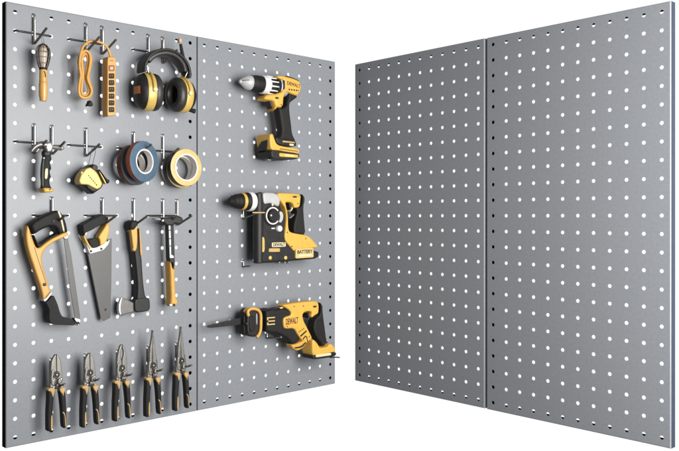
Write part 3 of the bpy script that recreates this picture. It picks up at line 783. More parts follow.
# ------------------------------------------------------------------ pliers
PL_D0, PL_D1 = 0.040, 0.058
def rel(px, anchor=(56.6, 375.0)):
    o = P(anchor[0], anchor[1], PL_D1)
    return [((P(u, v, PL_D1) - o).x, (P(u, v, PL_D1) - o).z) for u, v in px]
HL = [(48.2, 389.2), (55.4, 388.6), (55.2, 394), (54.2, 401), (53.4, 412), (53.2, 424), (52.6, 431), (51, 432), (48, 431.6), (47.4, 430), (47.4, 412), (48.2, 400)]
HR = [(59.8, 388.6), (64.6, 387.6), (65.8, 391), (66.8, 400), (67.2, 412), (67.4, 426), (66, 428.6), (63.8, 428.4), (62.6, 426.4), (61.8, 410), (60.6, 398), (59.6, 392)]
TL_ = [(47.8, 389), (51.4, 387.8), (55.4, 388), (54.6, 392.6), (53.0, 398.4), (52, 395), (50.8, 391.6), (48.4, 391.4)]
TR_ = [(59.6, 388.4), (62.8, 387.4), (65.8, 388), (65.2, 391), (64, 393.4), (63.6, 397), (62.4, 394.2), (60, 391.4)]
SL_ = [(51.0, 416.4), (52.4, 414.2), (52.7, 424), (52.0, 430.4), (50.9, 430.2)]
SR_ = [(62.0, 412.2), (64.4, 412.2), (65.6, 415.4), (66.4, 426), (65.3, 427.0), (64.7, 416.4), (63.8, 413.8)]
JAW = {
 'cutter': ([(52.0, 361), (54.2, 357), (56.8, 353.8), (57.1, 366), (57.0, 376), (55, 389), (50.6, 389), (50.9, 379), (51.4, 368)],
            [(57.4, 353.8), (59.8, 356.8), (61.8, 362), (62.9, 370), (63.2, 379), (64.0, 388.6), (59.6, 389), (58, 378), (57.3, 366)]),
 'combi': ([(52.0, 362), (54.6, 352), (57.0, 349.2), (57.2, 353), (55.9, 357), (55.5, 362), (56.5, 365.4), (57.0, 372), (55, 389), (50.6, 389), (50.8, 378)],
           [(57.8, 349.2), (60.4, 352.4), (62.4, 360), (63.2, 368), (63.2, 379), (64.0, 388.6), (59.6, 389), (57.6, 376), (57.6, 365.4), (59.1, 361.4), (58.9, 356.6), (57.7, 353)]),
 'needle': ([(52.6, 372), (53.0, 358), (55.2, 347), (56.5, 336.6), (56.9, 336.6), (56.7, 350), (56.4, 366), (56.0, 376), (55, 389), (50.4, 389), (50.6, 380)],
            [(57.3, 336.6), (57.9, 337), (59.2, 348), (60.8, 362), (62.0, 370), (62.4, 379), (64.0, 388.6), (59.6, 389), (57.8, 376), (57.0, 366), (57.0, 350)])}
PROTO = {}
def pliers(label, kind, px, jaw_k=1.0, tone=0):
    o = P(px[0], px[1], PL_D1)
    t = Thing('pliers', label, 'pliers', 'pliers in the bottom row', o)
    if 'h' not in PROTO:
        PROTO['h'] = []
        def mk(name, pts, d0, d1, m, bev, par=None):
            l = [(o.x + a, o.z + b) for a, b in rel(pts)]
            ob = slab(t, name, None, d0, d1, m, par, bev=bev, back=0.002, local=l, sil=0.12 if name == 'handle' else 0)
            PROTO['h'].append((name, ob.data, 0 if par is None else 1)); return ob
        for H, T_, S_ in ((HL, TL_, SL_), (HR, TR_, SR_)):
            h = mk('handle', H, PL_D0 - 0.002, PL_D1 - 0.001, M['rubber'], 0.006)
            mk('tan_guard', T_, PL_D0, PL_D1 + 0.0012, M['tan'], 0.003, h)
            mk('tan_strip', S_, PL_D1 - 0.004, PL_D1 + 0.0006, M['tan'], 0.001, h)
    else:
        last = None
        for name, me, lev in PROTO['h']:
            ob = bpy.data.objects.new(name, me); C.objects.link(ob)
            ob.parent = t.e if lev == 0 else last
            if lev == 0: last = ob
    if kind not in PROTO:
        L_ = []
        for k, J in enumerate(JAW[kind]):
            l = [(o.x + a, o.z + b) for a, b in rel(J)]
            ob = slab(t, 'jaw', None, PL_D0 + 0.005, PL_D1 - 0.003 - 0.002 * k, M['plier'], bev=0.002, local=l, sil=0)
            L_.append(('jaw', ob.data))
        def at(x, y): q = rel([(x, y)])[0]; return Vector((o.x + q[0], 0, o.z + q[1]))
        l = [(o.x + a, o.z + b) for a, b in rel([(51.8, 366), (62.2, 366), (63.2, 378), (63.0, 388.8), (51.2, 388.8), (51.4, 376)])]
        ob = slab(t, 'jaw_base', None, PL_D0 + 0.004, PL_D1 - 0.0058, M['plierdark'], bev=0.002, local=l, sil=0)
        L_.append(('jaw_base', ob.data))
        q = at(56.9, 375)
        ob = lathe(t, 'pivot', q, (0, -1, 0), [(PL_D0, 0.0098), (PL_D1 - 0.002, 0.0098), (PL_D1, 0.0088), (PL_D1, 0.0060), (PL_D1 - 0.0015, 0.0056), (PL_D1 - 0.0015, 0.0044), (PL_D1 + 0.001, 0.0038), (PL_D1 + 0.001, 0)], M['plierdark'], seg=28)
        L_.append(('pivot', ob.data))
        ob = lathe(t, 'pivot_pin', q, (0, -1, 0), [(PL_D1 - 0.002, 0.0036), (PL_D1 + 0.0018, 0.0034), (PL_D1 + 0.0024, 0.0024), (PL_D1 + 0.0024, 0)], M['plier'], seg=20)
        L_.append(('pivot_pin', ob.data))
        # compound linkage plates below the pivot
        for pts, m in (([(51.6, 371), (54, 369), (55.2, 372), (53.4, 378), (55.6, 383), (54.8, 386.6), (51.4, 385), (50.8, 378)], 'plier'),
                       ([(58.4, 379), (62.6, 376.6), (63.4, 380), (60.6, 384.4), (57.6, 384)], 'plier'), ([(55.6, 382), (59.6, 383.4), (60.2, 389.4), (55.4, 389.6)], 'redcollar')):
            l = [(o.x + a, o.z + b) for a, b in rel(pts)]
            ob = slab(t, 'linkage', None, PL_D0 + 0.008, PL_D1 - (0.006 if m == 'redcollar' else 0.0002), M[m], bev=0.003, local=l)
            L_.append(('linkage', ob.data))
        for x, y in ((53.0, 380.6), (61.2, 378.6), (57.4, 385), (53.6, 387), (61.6, 386.4)):
            q = at(x, y)
            ob = lathe(t, 'linkage_rivet', q, (0, -1, 0), [(PL_D1 - 0.003, 0.0030), (PL_D1 + 0.0008, 0.0028), (PL_D1 + 0.0014, 0.002), (PL_D1 + 0.0014, 0)], M['bright'], seg=16)
            L_.append(('linkage_rivet', ob.data))
        PROTO[kind] = L_
    else:
        for name, me in PROTO[kind]:
            ob = bpy.data.objects.new(name, me); C.objects.link(ob); ob.parent = t.e
    return t
pliers('diagonal cutting pliers, leftmost of the bottom row', 'cutter', (56.6, 375.0))
pliers('diagonal cutting pliers, second from left, between other cutters and combination pliers', 'cutter', (90.2, 373.0))
pliers('combination pliers with an oval opening between the jaws', 'combi', (122.2, 368.4))
pliers('needle nose pliers beside the combination pliers', 'needle', (153.4, 365.6))
pliers('needle nose pliers nearest the panel seam, rightmost of the bottom row', 'needle', (181.8, 361.0))

# ------------------------------------------------------------------ cordless drill
def drill():
    D = 0.052
    t = Thing('cordless_drill', 'yellow and black cordless drill with chuck pointing left', 'power drill', None, P(276, 110, 0.05))
    def sx(u, v=85): return P(u, v, D).x
    c = P(262, 84.6, D)
    def at(u): return sx(u, 84.6) - c.x
    lathe(t, 'chuck_jaw', c, (1, 0, 0), [(at(239), 0), (at(239.2), 0.005), (at(240.8), 0.008), (at(241.2), 0.011), (at(245), 0.021), (at(247.5), 0.0245), (at(250), 0.0250), (at(250.6), 0.0235), (at(251), 0)], M['silver'], seg=40)
    lathe(t, 'chuck_sleeve', c, (1, 0, 0), [(at(249.6), 0.020), (at(249.6), 0.0245), (at(250.6), 0.0262), (at(253), 0.0262), (at(253.4), 0.0268), (at(259), 0.0272), (at(261.5), 0.0270), (at(262), 0.025), (at(262), 0)], M['rubber'], seg=48)
    for q in (-1.9, 0.2, 2.3):
        tube(t, 'jaw_slot', [c + Vector((at(u), -r * math.cos(q), r * math.sin(q))) for u, r in ((240.6, 0.0100), (243, 0.0163), (245.4, 0.0217))], 0.0012, M['ink'], t.e.children[0], sub=2, seg=6)
    for u in (254.6, 256.2, 257.8, 259.4):
        lathe(t, 'sleeve_ridge', c, (1, 0, 0), [(at(u), 0.0268), (at(u) + 0.0006, 0.0279), (at(u) + 0.0018, 0.0279), (at(u) + 0.0024, 0.0268)], M['rubber'], t.e.children[1], seg=48)
    lathe(t, 'clutch_ring', c, (1, 0, 0), [(at(261), 0.024), (at(261), 0.0295), (at(262), 0.0312), (at(265.4), 0.0318), (at(266), 0.0305), (at(267), 0.029), (at(267), 0)], M['white'], seg=48)
    lathe(t, 'clutch_collar', c, (1, 0, 0), [(at(266.4), 0.024), (at(266.4), 0.0285), (at(268), 0.0295), (at(276.4), 0.0305), (at(277), 0.029), (at(277), 0)], M['rubber'], seg=48)
    parts = []
    for k in range(12):
        an = 2 * PI * k / 12 + 0.2
        p = c + Vector((0, 0.0296 * math.cos(an), 0.0296 * math.sin(an)))
        parts.append(tube(t, '', [p + Vector((at(265.5), 0, 0)), p + Vector((at(269), 0, 0)), p + Vector((at(273.6), 0, 0))], lambda u: 0.0034 - 0.0012 * u, None, sub=2, seg=8, extra=1))
    v, f = merge(parts); t.mesh('clutch_rib', v, f, M['white'], t.e.children[-2], sharp=50)
    lathe(t, 'speed_ring', c, (1, 0, 0), [(at(276.2), 0.027), (at(276.2), 0.0315), (at(277), 0.0325), (at(283), 0.0330), (at(284), 0.031), (at(284), 0)], M['silver'], seg=48)
    for u, v in ((279.5, 79.6), (279.6, 88.8), (284.6, 84.6)):
        disc(t, 'ring_marking', u, v, D + 0.026, D + 0.0345, 0.0032, M['ink'])
    F = D + 0.034
    slab(t, 'motor_housing', [(277, 75.4), (285, 75.8), (293, 77.6), (298.4, 79.8), (301.2, 83.4), (302, 88), (300, 93), (297.6, 95.8), (292, 93.6), (287, 91.4), (284.4, 96), (283.6, 107.4), (276.4, 107.2), (275.4, 104), (274.6, 100.6), (265.4, 99.6), (264.6, 97.2), (268, 94.4), (276, 94), (284, 91), (284.6, 80), (279, 78.6)],
         D - 0.012, F, M['yellow'], bev=0.008, sil=0)
    slab(t, 'top_ridge', [(283, 75.2), (291, 76.8), (297.6, 79.4), (299.6, 81.6), (294, 80.2), (285, 77.4)], D - 0.02, F - 0.001, M['black'], bev=0.003)
    slab(t, 'housing_slot', [(283.6, 80.2), (285.2, 80.4), (285.2, 89.2), (283.6, 89.4)], F - 0.006, F + 0.0012, M['ink'], bev=0.001)
    tube(t, 'moulding_seam', [P(x, y, F + 0.0002) for x, y in ((286.8, 80.4), (287.0, 85), (286.2, 90.4))], 0.0005, M['tan'], sub=3, seg=6)
    for x, y in ((281.4, 104.6), (298.6, 90.6)): disc(t, 'housing_screw', x, y, F - 0.004, F + 0.0008, 0.0024, M['ink'])
    slab(t, 'reverse_button', [(275.6, 96.8), (279, 97.2), (279, 99.0), (275.6, 98.8)], F - 0.004, F + 0.0022, M['ink'], bev=0.001)
    lettering(t, 'brand_lettering', 'DEWALT', 287.2, 300.2, 81.0, 86.6, F, M['maroon'], slant=-0.006)
    for k in range(4):
        x = 288.6 + 2.4 * k
        slab(t, 'vent_slot', [(x, 88.6 + .3 * k), (x + 1.5, 88.8 + .3 * k), (x + 1.7, 90.4 + .3 * k), (x + .2, 90.2 + .3 * k)], F - 0.003, F + 0.0006, M['ink'], bev=0.0004, rnd=0)
    slab(t, 'trigger_guard', [(274.2, 105.6), (277.6, 107), (276.2, 109.8), (273.4, 111.4), (271.6, 111.2), (273.4, 109)], D - 0.012, F - 0.004, M['yellow'], bev=0.004)
    slab(t, 'trigger', [(267.2, 100), (274.6, 100.6), (275, 106), (273, 110.4), (270, 108.6), (267.4, 104)], D - 0.012, D + 0.016, M['black'], bev=0.006)
    G = D + 0.026
    slab(t, 'handle', [(287.4, 91.2), (292.6, 93.2), (297.6, 95.4), (298, 98), (293.4, 101.6), (289.8, 104.2), (290.4, 112), (292, 124), (293, 134), (296.4, 140.6), (296.6, 146.6), (280, 145.4), (276, 142.6), (273.4, 138), (277.4, 135), (277.4, 128), (275.8, 118), (274.6, 110), (276, 107), (283.4, 107.4), (284.2, 97)],
         D - 0.006, G, M['rubber'], bev=0.009, sil=0.85)
    slab(t, 'handle_foot', [(275.4, 136.8), (282, 138.4), (292, 138.8), (296.8, 141.6), (296.6, 147.2), (281, 145.4), (277, 143)], G - 0.030, G + 0.005, M['black'], bev=0.005, sil=0)
    disc(t, 'housing_screw', 297.2, 94.0, G - 0.01, G + 0.004, 0.0035, M['yellow'])
    B = D + 0.046
    B0 = B - 0.074
    slab(t, 'battery_base', [(271.2, 150.2), (275, 149.8), (279, 150.6), (299.4, 153.6), (300, 156.6), (297, 159.2), (284, 160.4), (275, 159.2), (271.6, 157)], B0, B + 0.003, M['black'], bev=0.004, sil=0)
    bt = slab(t, 'battery', [(270.0, 141.4), (270.0, 135.2), (271, 133.6), (273.4, 133.8), (274.6, 138), (276.8, 143.6), (280.4, 145.8), (297.6, 148.4), (299.6, 150.0), (299.6, 153.8), (286, 151.8), (279, 150.4), (271.2, 150.2)], B0, B, M['yellow'], bev=0.005, sil=0)
    slab(t, 'battery_seam', [(280, 148.4), (298, 151.0), (298, 151.8), (280, 149.2)], B - 0.002, B + 0.0005, M['ink'], bt, bev=0.0003, rnd=0)
    sl = P(270.2, 146, B).x - 0.0012
    pts = [PS(u, v, sl) for u, v in ((256.8, 152.0), (257.8, 147.6), (262.0, 141.6), (267.6, 139.8), (267.0, 145.0), (265.4, 149.8))]
    n = len(pts); vs = [p + Vector((-0.0012, 0, 0)) for p in pts] + [p + Vector((0.006, 0, 0)) for p in pts]
    t.mesh('battery_latch', vs, [tuple(range(n)), tuple(range(2 * n - 1, n - 1, -1))] + [(i, i + n, (i + 1) % n + n, (i + 1) % n) for i in range(n)], M['black'], bt, sharp=30)
    slab(t, 'battery_label', [(279.4, 152.8), (298.4, 155.0), (298.2, 157.8), (279.6, 156.6)], B + 0.001, B + 0.0062, M['yellow'], bt, bev=0.001, r=0.1)
    slab(t, 'label_strip', [(285, 154.4), (294, 155.4), (294, 156.6), (285, 155.8)], B + 0.003, B + 0.0068, M['cream'], bt, bev=0.0004, rnd=0)
    slab(t, 'base_badge', [(282.8, 140.6), (295, 142.0), (295, 143.2), (282.8, 142.2)], G + 0.002, G + 0.0062, M['tan'], bev=0.0004, rnd=0)
    slab(t, 'base_badge', [(289.6, 143.6), (293.8, 144.0), (293.8, 146.0), (289.6, 145.6)], G + 0.002, G + 0.0066, M['cream'], bev=0.0006, r=0.1)
    for x in (269, 281): slab(t, 'battery_foot', [(x - 2, 158.8), (x + 3, 159.4), (x + 2.4, 161.2), (x - 1.6, 160.8)], B - 0.03, B - 0.012, M['steel'], bev=0.002)
drill()

# ------------------------------------------------------------------ rotary hammer
def rotary_hammer():
    D = 0.052
    t = Thing('rotary_hammer', 'black and yellow rotary hammer with round dial and battery', 'rotary hammer', None, P(275, 228, 0.05))
    c = P(243, 201.4, D)
    def at(u): return P(u, 201.4, D).x - c.x
    lathe(t, 'nose_cone', c, (1, 0, 0), [(at(228.6), 0.0), (at(228.7), 0.0085), (at(229.4), 0.0115), (at(232), 0.0175), (at(232.4), 0.0195), (at(233), 0.0188), (at(235), 0.0222), (at(235.6), 0.0235), (at(236.2), 0.0226), (at(238), 0.0245), (at(238.5), 0.0252), (at(239), 0.0245), (at(241), 0.0260), (at(241.5), 0)], M['rubber'], seg=44)
    lathe(t, 'yellow_ring', c, (1, 0, 0), [(at(240.8), 0.0235), (at(240.8), 0.0268), (at(241.4), 0.028), (at(243), 0.0285), (at(243.6), 0.027), (at(243.6), 0)], M['yellow'], seg=44)
    lathe(t, 'rear_sleeve', c, (1, 0, 0), [(at(243.4), 0.025), (at(243.4), 0.0275), (at(246), 0.0295), (at(247.6), 0.0295), (at(247.6), 0)], M['rubber'], seg=44)
    lathe(t, 'silver_ring', c, (1, 0, 0), [(at(247.2), 0.027), (at(247.2), 0.0315), (at(248), 0.0325), (at(251.2), 0.0325), (at(252), 0.031), (at(252), 0)], M['white'], seg=44)
    lathe(t, 'bit_socket', P(229.6, 201.4, D), (1, 0, 0), [(-0.003, 0.0), (-0.003, 0.003), (-0.001, 0.0042), (0.002, 0.0042), (0.002, 0)], M['bright'], seg=20)
    G = D + 0.030
    slab(t, 'main_body', [(261.4, 194), (262.4, 191.6), (264, 203), (270, 203), (277, 206), (285, 212), (286, 222), (284.6, 232), (286, 242), (292, 246), (295, 250.6), (319, 250), (319.4, 258.6), (300, 260.2), (282, 262), (266, 263.2), (261.8, 262.6), (261.4, 240), (261, 225)],
         D + 0.006, G, M['black'], bev=0.007, sil=0)
    slab(t, 'rear_body', [(271, 196), (283, 208), (288, 238), (300, 251), (314, 252), (314, 257), (290, 259), (272, 260.4)], 0.006, D + 0.007, M['black'], bev=0.003, sil=0)
    # round column at the front, standing off the main body
    q0, q1 = P(258.2, 193, D + 0.016), P(257.6, 263.2, D + 0.016)
    lathe(t, 'front_column', q0, (0, 0, -1), [(0, 0.010), (0.002, 0.0155), (0.02, 0.0165), (0.022, 0.0172), (0.06, 0.0165), (0.065, 0.0178), (0.2, 0.0175), (q0.z - q1.z - 0.003, 0.0165), (q0.z - q1.z, 0.013), (q0.z - q1.z, 0)], M['black'], seg=36)
    slab(t, 'gearcase_cover', [(262.8, 192), (276.4, 193), (281, 198), (279.6, 206.6), (276.6, 206), (271, 203), (264.4, 204.6), (263.4, 200)], D - 0.005, G + 0.002, M['silver'], bev=0.006, sil=0)
    slab(t, 'yellow_housing', [(275.4, 192.8), (288, 193), (299.6, 193.8), (301.4, 196), (301, 200), (300.2, 207.6), (293.6, 208), (292, 204), (290.6, 202.4), (286, 202), (286.4, 206), (288, 214), (288.8, 228), (290.4, 232), (297, 233.6), (308, 235.2), (313, 239.6), (319.4, 247.6), (310, 248.4), (296.6, 250), (294, 251.4), (291.4, 249.4), (288, 245.6), (284, 241), (282.8, 236.4), (284, 228), (285.2, 216), (284, 208), (281.4, 204), (278, 199)],
         D - 0.004, G + 0.003, M['yellow'], bev=0.006, sil=0.3)
    slab(t, 'rear_handle', [(300.2, 194.2), (303, 194.6), (305, 197), (305.2, 201), (303.8, 206), (304.6, 220), (306.2, 235.4), (297, 233.8), (291, 232.6), (290, 226), (291.8, 218), (293.6, 212.6), (293.4, 207.6), (300, 207.2), (301, 200)], D - 0.012, G - 0.004, M['rubber'], bev=0.010)
    slab(t, 'trigger', [(286.6, 202.6), (291.4, 202.8), (292.4, 207), (291.6, 210.4), (288.6, 211), (287.2, 207)], D - 0.014, G - 0.012, M['black'], bev=0.004)
    slab(t, 'trigger_tip', [(291.2, 204), (293, 204.6), (293.2, 209.4), (290.4, 212), (288.8, 211.6), (291, 209.2)], D - 0.012, G - 0.008, M['cream'], bev=0.003)
    slab(t, 'lock_lever', [(288.8, 217.6), (294.4, 213.4), (294.8, 215), (291.4, 218.4), (289, 218.8)], D - 0.012, G - 0.010, M['steel'], bev=0.003)
    slab(t, 'top_switch', [(293, 195.8), (297, 196), (297, 197.8), (293, 197.6)], G, G + 0.0045, M['ink'], bev=0.001)
    # selector dial
    q = P(272.4, 215.8, G + 0.004)
    dl = lathe(t, 'dial', (q.x, 0, q.z), (0, -1, 0), [(G - 0.004, 0.034), (G + 0.003, 0.0335), (G + 0.005, 0.031), (G + 0.005, 0.0)], M['black'], seg=48, sc=(1, 1))
    lathe(t, 'dial_knob', (q.x, 0, q.z), (0, -1, 0), [(G, 0.0205), (G + 0.010, 0.0195), (G + 0.012, 0.0175), (G + 0.012, 0.0)], M['rubber'], dl, seg=40)
    vs, fs = [], []
    n = 44
    for k in range(n + 1):    # white ring, open at the right
        an = math.radians(38 + 284 * k / n)
        for r, d in ((0.0250, G + 0.0045), (0.0250, G + 0.0075), (0.0290, G + 0.0075), (0.0290, G + 0.0045)):
            vs.append(Vector((q.x + r * math.cos(an), -d, q.z + r * math.sin(an))))
    for k in range(n):
        for a in range(4): fs.append((k * 4 + a, k * 4 + (a + 1) % 4, k * 4 + 4 + (a + 1) % 4, k * 4 + 4 + a))
    fs += [(3, 2, 1, 0), (n * 4, n * 4 + 1, n * 4 + 2, n * 4 + 3)]
    t.mesh('dial_ring', vs, fs, M['white'], dl)
    disc(t, 'dial_dot', 271.4, 215.4, G + 0.010, G + 0.0136, 0.0034, M['cream'], dl)
    slab(t, 'dial_scale', [(279.4, 211.6), (281.8, 211.2), (283.6, 214), (283.4, 219), (281.6, 222.6), (278.8, 222.4), (280.6, 217.4)], G, G + 0.0072, M['silver'], dl, bev=0.002)
    slab(t, 'dial_mark', [(272.0, 203.2), (273.4, 203.2), (273.6, 206), (272.0, 206)], G, G + 0.006, M['cream'], bev=0.001)
    slab(t, 'dial_mark', [(271.6, 227.8), (275, 227.8), (275, 229), (271.6, 229)], G - 0.002, G + 0.0012, M['white'], bev=0.0005, rnd=0)
    disc(t, 'round_boss', 280.4, 228.6, G - 0.004, G + 0.012, 0.0105, M['white'])
    tube(t, 'gold_trim', [P(252.6, 212.6, D + 0.031), P(256, 212.6, D + 0.036), P(260, 212.6, D + 0.036), P(264.4, 212.6, G + 0.002)], 0.0022, M['gold'], sub=3, seg=8)
    slab(t, 'column_slot', [(260.6, 237.4), (262.6, 236.6), (264.8, 237.6), (265, 251.4), (262.8, 252.6), (260.8, 251.4)], G - 0.004, G + 0.003, M['yellowtan'], bev=0.002)
    pl = slab(t, 'name_plate', [(272, 242.6), (285.8, 242.2), (285.8, 246.6), (272, 247.2)], G - 0.002, G + 0.0014, M['cream'], bev=0.0006, r=0.08)
    lettering(t, 'brand_lettering', 'DEWALT', 273.2, 284.8, 243.2, 246.2, G + 0.0014, M['ink'], pl, slant=0.001)
    slab(t, 'name_plate', [(269, 248.4), (280, 248.2), (280, 251.8), (269, 252.0)], G - 0.002, G + 0.0014, M['tan'], bev=0.0006, r=0.08)
    for x, y in ((298, 203.6), (287.4, 232.4), (292, 246.4), (306, 238.6)): disc(t, 'housing_screw', x, y, G, G + 0.0042, 0.0024, M['ink'])
    for k in range(4):
        tube(t, 'vent_slot', [P(267 + 0.2 * k, 231.6 + 2.2 * k, G + 0.0003), P(276 + 0.2 * k, 231.4 + 2.2 * k, G + 0.0003)], 0.0008, M['ink'], sub=1, seg=6)
    for x in (270.6, 286): disc(t, 'body_bolt', x, 257.8, G - 0.004, G + 0.002, 0.0068, M['yellowtan'])
    bp = slab(t, 'battery_plate', [(295.8, 248.8), (313.6, 247.8), (313.8, 257.4), (295.8, 258.6)], G - 0.004, G + 0.0062, M['gold'], bev=0.0015, r=0.06)
    lettering(t, 'plate_lettering', 'BATTERY', 297.4, 312.4, 250.2, 253.2, G + 0.0062, M['ink'], bp, slant=0.001)
    slab(t, 'plate_strip', [(299, 254.6), (312, 253.8), (312, 255.8), (299, 256.6)], G + 0.004, G + 0.0068, M['cream'], bp, bev=0.0004, rnd=0)
    for x in (279.4, 285, 289): slab(t, 'bottom_fitting', [(x - 1.6, 261.4), (x + 1.4, 261.2), (x + 1.4, 263.2), (x - 1.4, 263.6)], D, G - 0.004, M['steel'], bev=0.002)
    tube(t, 'vent_line', [P(300, 196.6, G + 0.0032), P(290, 196.2, G + 0.0032)], 0.0004, M['ink'], sub=1, seg=6)
    for k in range(3):
        tube(t, 'panel_seam', [P(296 + 5 * k, 236.6 + k, G + 0.0033), P(299 + 5 * k, 243 + k, G + 0.0033)], 0.0004, M['tan'], sub=1, seg=6)
rotary_hammer()

# ------------------------------------------------------------------ reciprocating saw
def recip_saw():
    D = 0.050
    t = Thing('reciprocating_saw', 'black and yellow reciprocating saw with long dark blade', 'power saw', None, P(285, 325, 0.05))
    bl = slab(t, 'blade', [(206.8, 327.2), (207.8, 325.4), (224, 321.6), (241.6, 317.4), (242.6, 323.8), (222, 326.2), (209, 327.8)], D - 0.0015, D + 0.0015, M['blackblade'], bev=0.0005, rnd=0)
    a, b = P(210, 327.6, D), P(240, 324.1, D)
    vs, fs = [], []
    n = 34
    for k in range(n):
        p, q = a.lerp(b, k / n), a.lerp(b, (k + 1) / n)
        m = p.lerp(q, 0.2) + Vector((0, 0, -0.0022)); o = len(vs)
        for y in (-0.0008, 0.0008):
            vs += [p + Vector((0, y, 0.0006)), m + Vector((0, y, 0)), q + Vector((0, y, 0.0006))]
        fs += [(o, o + 1, o + 2), (o + 5, o + 4, o + 3), (o, o + 3, o + 4, o + 1), (o + 1, o + 4, o + 5, o + 2)]
    t.mesh('saw_teeth', vs, fs, M['blackblade'], bl)
    G = D + 0.032
    slab(t, 'shoe', [(247.6, 312), (249.4, 309.2), (254, 308.4), (259.8, 310), (261.8, 314), (261.4, 331), (259, 336.4), (254, 337.2), (249.6, 336.4), (247.8, 334), (247.2, 324)], D - 0.016, G - 0.004, M['black'], bev=0.006, sil=0)
    slab(t, 'shoe_plate', [(243.6, 312.4), (245.2, 310.6), (247, 311.6), (247, 334), (245.6, 335.2), (243.8, 333)], D - 0.008, G - 0.016, M['rubber'], bev=0.004, sil=0)
    tube(t, 'shoe_loop', [P(x, y, G) for x, y in ((248.4, 315.8), (247.8, 311.6), (250.4, 309.0), (254.6, 308.8), (258.6, 310.6), (260.6, 314.6), (260.8, 322), (260.4, 330), (258.8, 334.6), (256.6, 337.2))], 0.0054, M['orange'], sub=5, seg=12)
    tube(t, 'shoe_loop', [P(x, y, G - 0.020) for x, y in ((245.2, 315.4), (244.6, 311.8), (246.8, 309.2), (250.4, 308.6))], 0.0048, M['orange'], sub=5, seg=12)
    slab(t, 'plunger', [(255.4, 313), (257.6, 313.4), (257.6, 324.6), (255.4, 324.8)], G - 0.02, G - 0.001, M['silver'], bev=0.003)
    slab(t, 'blade_clamp', [(248, 315.6), (254.8, 315.4), (255, 331), (249, 332.4), (247.2, 326)], G - 0.02, G, M['rubber'], bev=0.004)
    disc(t, 'clamp_bolt', 247.8, 323.8, G - 0.01, G + 0.0015, 0.004, M['brown'])
    slab(t, 'gearcase', [(260.8, 311), (268, 308.4), (273, 307.2), (277, 308.4), (282, 306.6), (292, 308), (300, 315), (300, 330), (300.6, 341), (294, 345), (288.4, 343.6), (283.6, 338.4), (276, 334), (268, 332.8), (261.6, 331.4)], D - 0.020, G, M['rubber'], bev=0.009)
    for pts in ([(267.2, 317.4), (275, 316.8), (275, 317.9), (268.4, 318.5), (268.4, 320.2), (267.2, 320.2)], [(268.4, 320.6), (275, 320.2), (275, 321.4), (268.4, 321.8)], [(267.2, 322.6), (268.4, 322.6), (268.4, 324.0), (275, 323.4), (275, 324.6), (267.2, 325.2)]):
        slab(t, 'gearcase_emblem', pts, G - 0.002, G + 0.0010, M['gold'], bev=0.0004, rnd=0)
    slab(t, 'gearcase_rib', [(279.6, 307.4), (283, 306.8), (283.6, 308.2), (280.6, 309)], G - 0.004, G + 0.002, M['peach'], bev=0.001)
    Y = G + 0.006
    slab(t, 'yellow_housing', [(281.6, 305.2), (292, 303.4), (304, 301.8), (316, 300.8), (318.8, 302.6), (319.4, 308), (318.8, 313.6), (315.2, 315.6), (312.6, 317.8), (311.4, 316.6), (312.4, 312), (309, 311.4), (305, 312.2), (302.8, 315), (304.2, 321), (308.4, 329), (313, 338.4), (309.6, 340.6), (306.6, 344), (302, 340), (297.6, 333.8), (294.6, 328.4), (286, 329), (284, 327), (283.6, 319.4), (285.6, 317), (291.4, 315.4), (291.6, 312.4), (289, 309.6)],
         D + 0.004, Y, M['yellow'], bev=0.006, sil=0)
    lettering(t, 'brand_lettering', 'DEWALT', 285.8, 298.2, 318.8, 323.6, Y, M['maroon'], slant=0.002)
    for x, y in ((303.6, 306), (287.6, 326.4), (309.4, 336.6), (294.4, 306.4)): disc(t, 'housing_screw', x, y, Y - 0.004, Y + 0.0008, 0.0024, M['ink'])
    slab(t, 'reverse_button', [(313.4, 305.8), (316.8, 305.6), (316.8, 307.4), (313.4, 307.6)], Y - 0.003, Y + 0.002, M['ink'], bev=0.001)
    slab(t, 'trigger', [(304.4, 313), (309.6, 311.8), (310.6, 315), (309, 318.6), (306.4, 317.6)], D - 0.014, G - 0.008, M['black'], bev=0.005)
    for k in range(4):
        x, y = 298.6 + 1.5 * k, 331.2 - 1.0 * k
        slab(t, 'vent_slot', [(x, y), (x + .6, y - .3), (x + 1.2, y + 1.2), (x + .6, y + 1.5)], Y - 0.002, Y + 0.0006, M['ink'], bev=0.0003, rnd=0)
    slab(t, 'dark_slash', [(300.2, 335.6), (306.2, 330.2), (307, 331.4), (301.2, 336.8)], Y - 0.002, Y + 0.0010, M['ink'], bev=0.0004, rnd=0)
    slab(t, 'dark_slash', [(302.6, 339.0), (305.4, 335.4), (307.4, 336.8), (308, 341.6), (307.2, 341.6), (306.6, 337.6), (305.6, 336.9), (303.6, 339.6)], Y - 0.002, Y + 0.0010, M['ink'], bev=0.0004, rnd=0)
    slab(t, 'rear_handle', [(318.6, 302), (321.2, 302.6), (323, 305), (323.2, 312), (325, 325), (327, 340.4), (328.6, 342), (327.6, 346.8), (320.8, 348), (318.6, 343.4), (313.4, 337.6), (309.8, 330.6), (310.6, 323), (314, 317.4), (318.6, 314)], D - 0.006, G, M['rubber'], bev=0.010)
    slab(t, 'lower_shroud', [(291.2, 344.8), (297, 344), (303.6, 340.6), (307.2, 336.6), (308, 340), (305.8, 345.6), (301.4, 349.6), (297.4, 351), (293, 348.4)], D + 0.004, G + 0.004, M['orange'], bev=0.005, sil=0)
    slab(t, 'shroud_stripe', [(294, 347.4), (301, 346.2), (306, 341.4), (307, 342), (302.4, 347.6), (295.6, 348.8)], G, G + 0.0048, M['ink'], bev=0.0006)
    B = D + 0.052
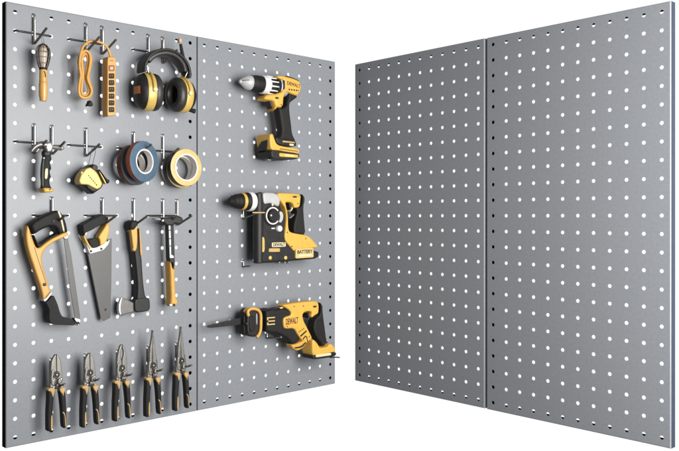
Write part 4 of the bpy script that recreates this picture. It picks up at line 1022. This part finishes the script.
    slab(t, 'battery_base', [(313, 355.6), (332, 352.2), (336.2, 352.2), (336.6, 355.2), (331.6, 357.4), (314, 359.6), (312.8, 358)], B - 0.056, B + 0.003, M['black'], bev=0.003, sil=0)
    tube(t, 'battery_tab', [P(330, 357.6, B), P(335, 357.2, B + 0.004), P(339.6, 357.4, B + 0.006)], 0.0022, M['black'], sub=3, seg=8)
    bt = slab(t, 'battery', [(312.8, 339.2), (315.6, 340.6), (318.4, 344), (320.4, 348.2), (328, 346.8), (329.8, 343.6), (333.4, 344.8), (335.6, 348.6), (336, 352.4), (326, 354), (314, 356), (312.6, 354), (312.4, 346)], B - 0.056, B, M['yellow'], bev=0.006, sil=0)
    slab(t, 'battery_label', [(316, 354.6), (331, 352.6), (331.4, 355.2), (316, 357.4)], B, B + 0.0046, M['cream'], bt, bev=0.0008, r=0.1)
recip_saw()

# ------------------------------------------------------------------ camera, light, world
cam = bpy.data.cameras.new('camera'); co = bpy.data.objects.new('camera', cam); C.objects.link(co)
co.location = (0, 0, 0); co.rotation_euler = (PI / 2, 0, 0)
cam.sensor_width = 36; cam.lens = F_PX / CAM_W * 36
cam.shift_y = -(CAM_H / 2 - CY) / CAM_W
cam.clip_start = 0.01; cam.clip_end = 200
scene.camera = co

def area_lamp(name, loc, target, power, sx, sy, col=(1, 1, 1)):
    l = bpy.data.lights.new(name, 'AREA'); l.shape = 'RECTANGLE'; l.size = sx; l.size_y = sy; l.energy = power; l.color = col
    o = bpy.data.objects.new(name, l); C.objects.link(o); o.location = loc
    o.rotation_euler = (Vector(target) - Vector(loc)).to_track_quat('-Z', 'Y').to_euler()
    return o
area_lamp('softbox', (1.10, 0.93, 0.20), (-0.36, 2.5, 0.0), 86, 1.4, 1.5, (1.0, 0.985, 0.965))

w = bpy.data.worlds.new('World'); scene.world = w; w.use_nodes = True
nt = w.node_tree; N = nt.nodes; L = nt.links
bg = N['Background']
tc = N.new('ShaderNodeTexCoord'); sp = N.new('ShaderNodeSeparateXYZ'); L.new(tc.outputs['Generated'], sp.inputs[0])
rp = N.new('ShaderNodeValToRGB')
rp.color_ramp.elements[0].position = 0.35; rp.color_ramp.elements[0].color = (0.140, 0.144, 0.152, 1)
rp.color_ramp.elements[1].position = 0.70; rp.color_ramp.elements[1].color = (1.02, 1.02, 1.02, 1)
L.new(sp.outputs['Y'], rp.inputs['Fac']); L.new(rp.outputs['Color'], bg.inputs['Color']); bg.inputs['Strength'].default_value = 1.0

vs_ = scene.view_settings
scene.display_settings.display_device = 'sRGB'
vs_.view_transform = 'Standard'; vs_.look = 'None'; vs_.exposure = 0; vs_.gamma = 1
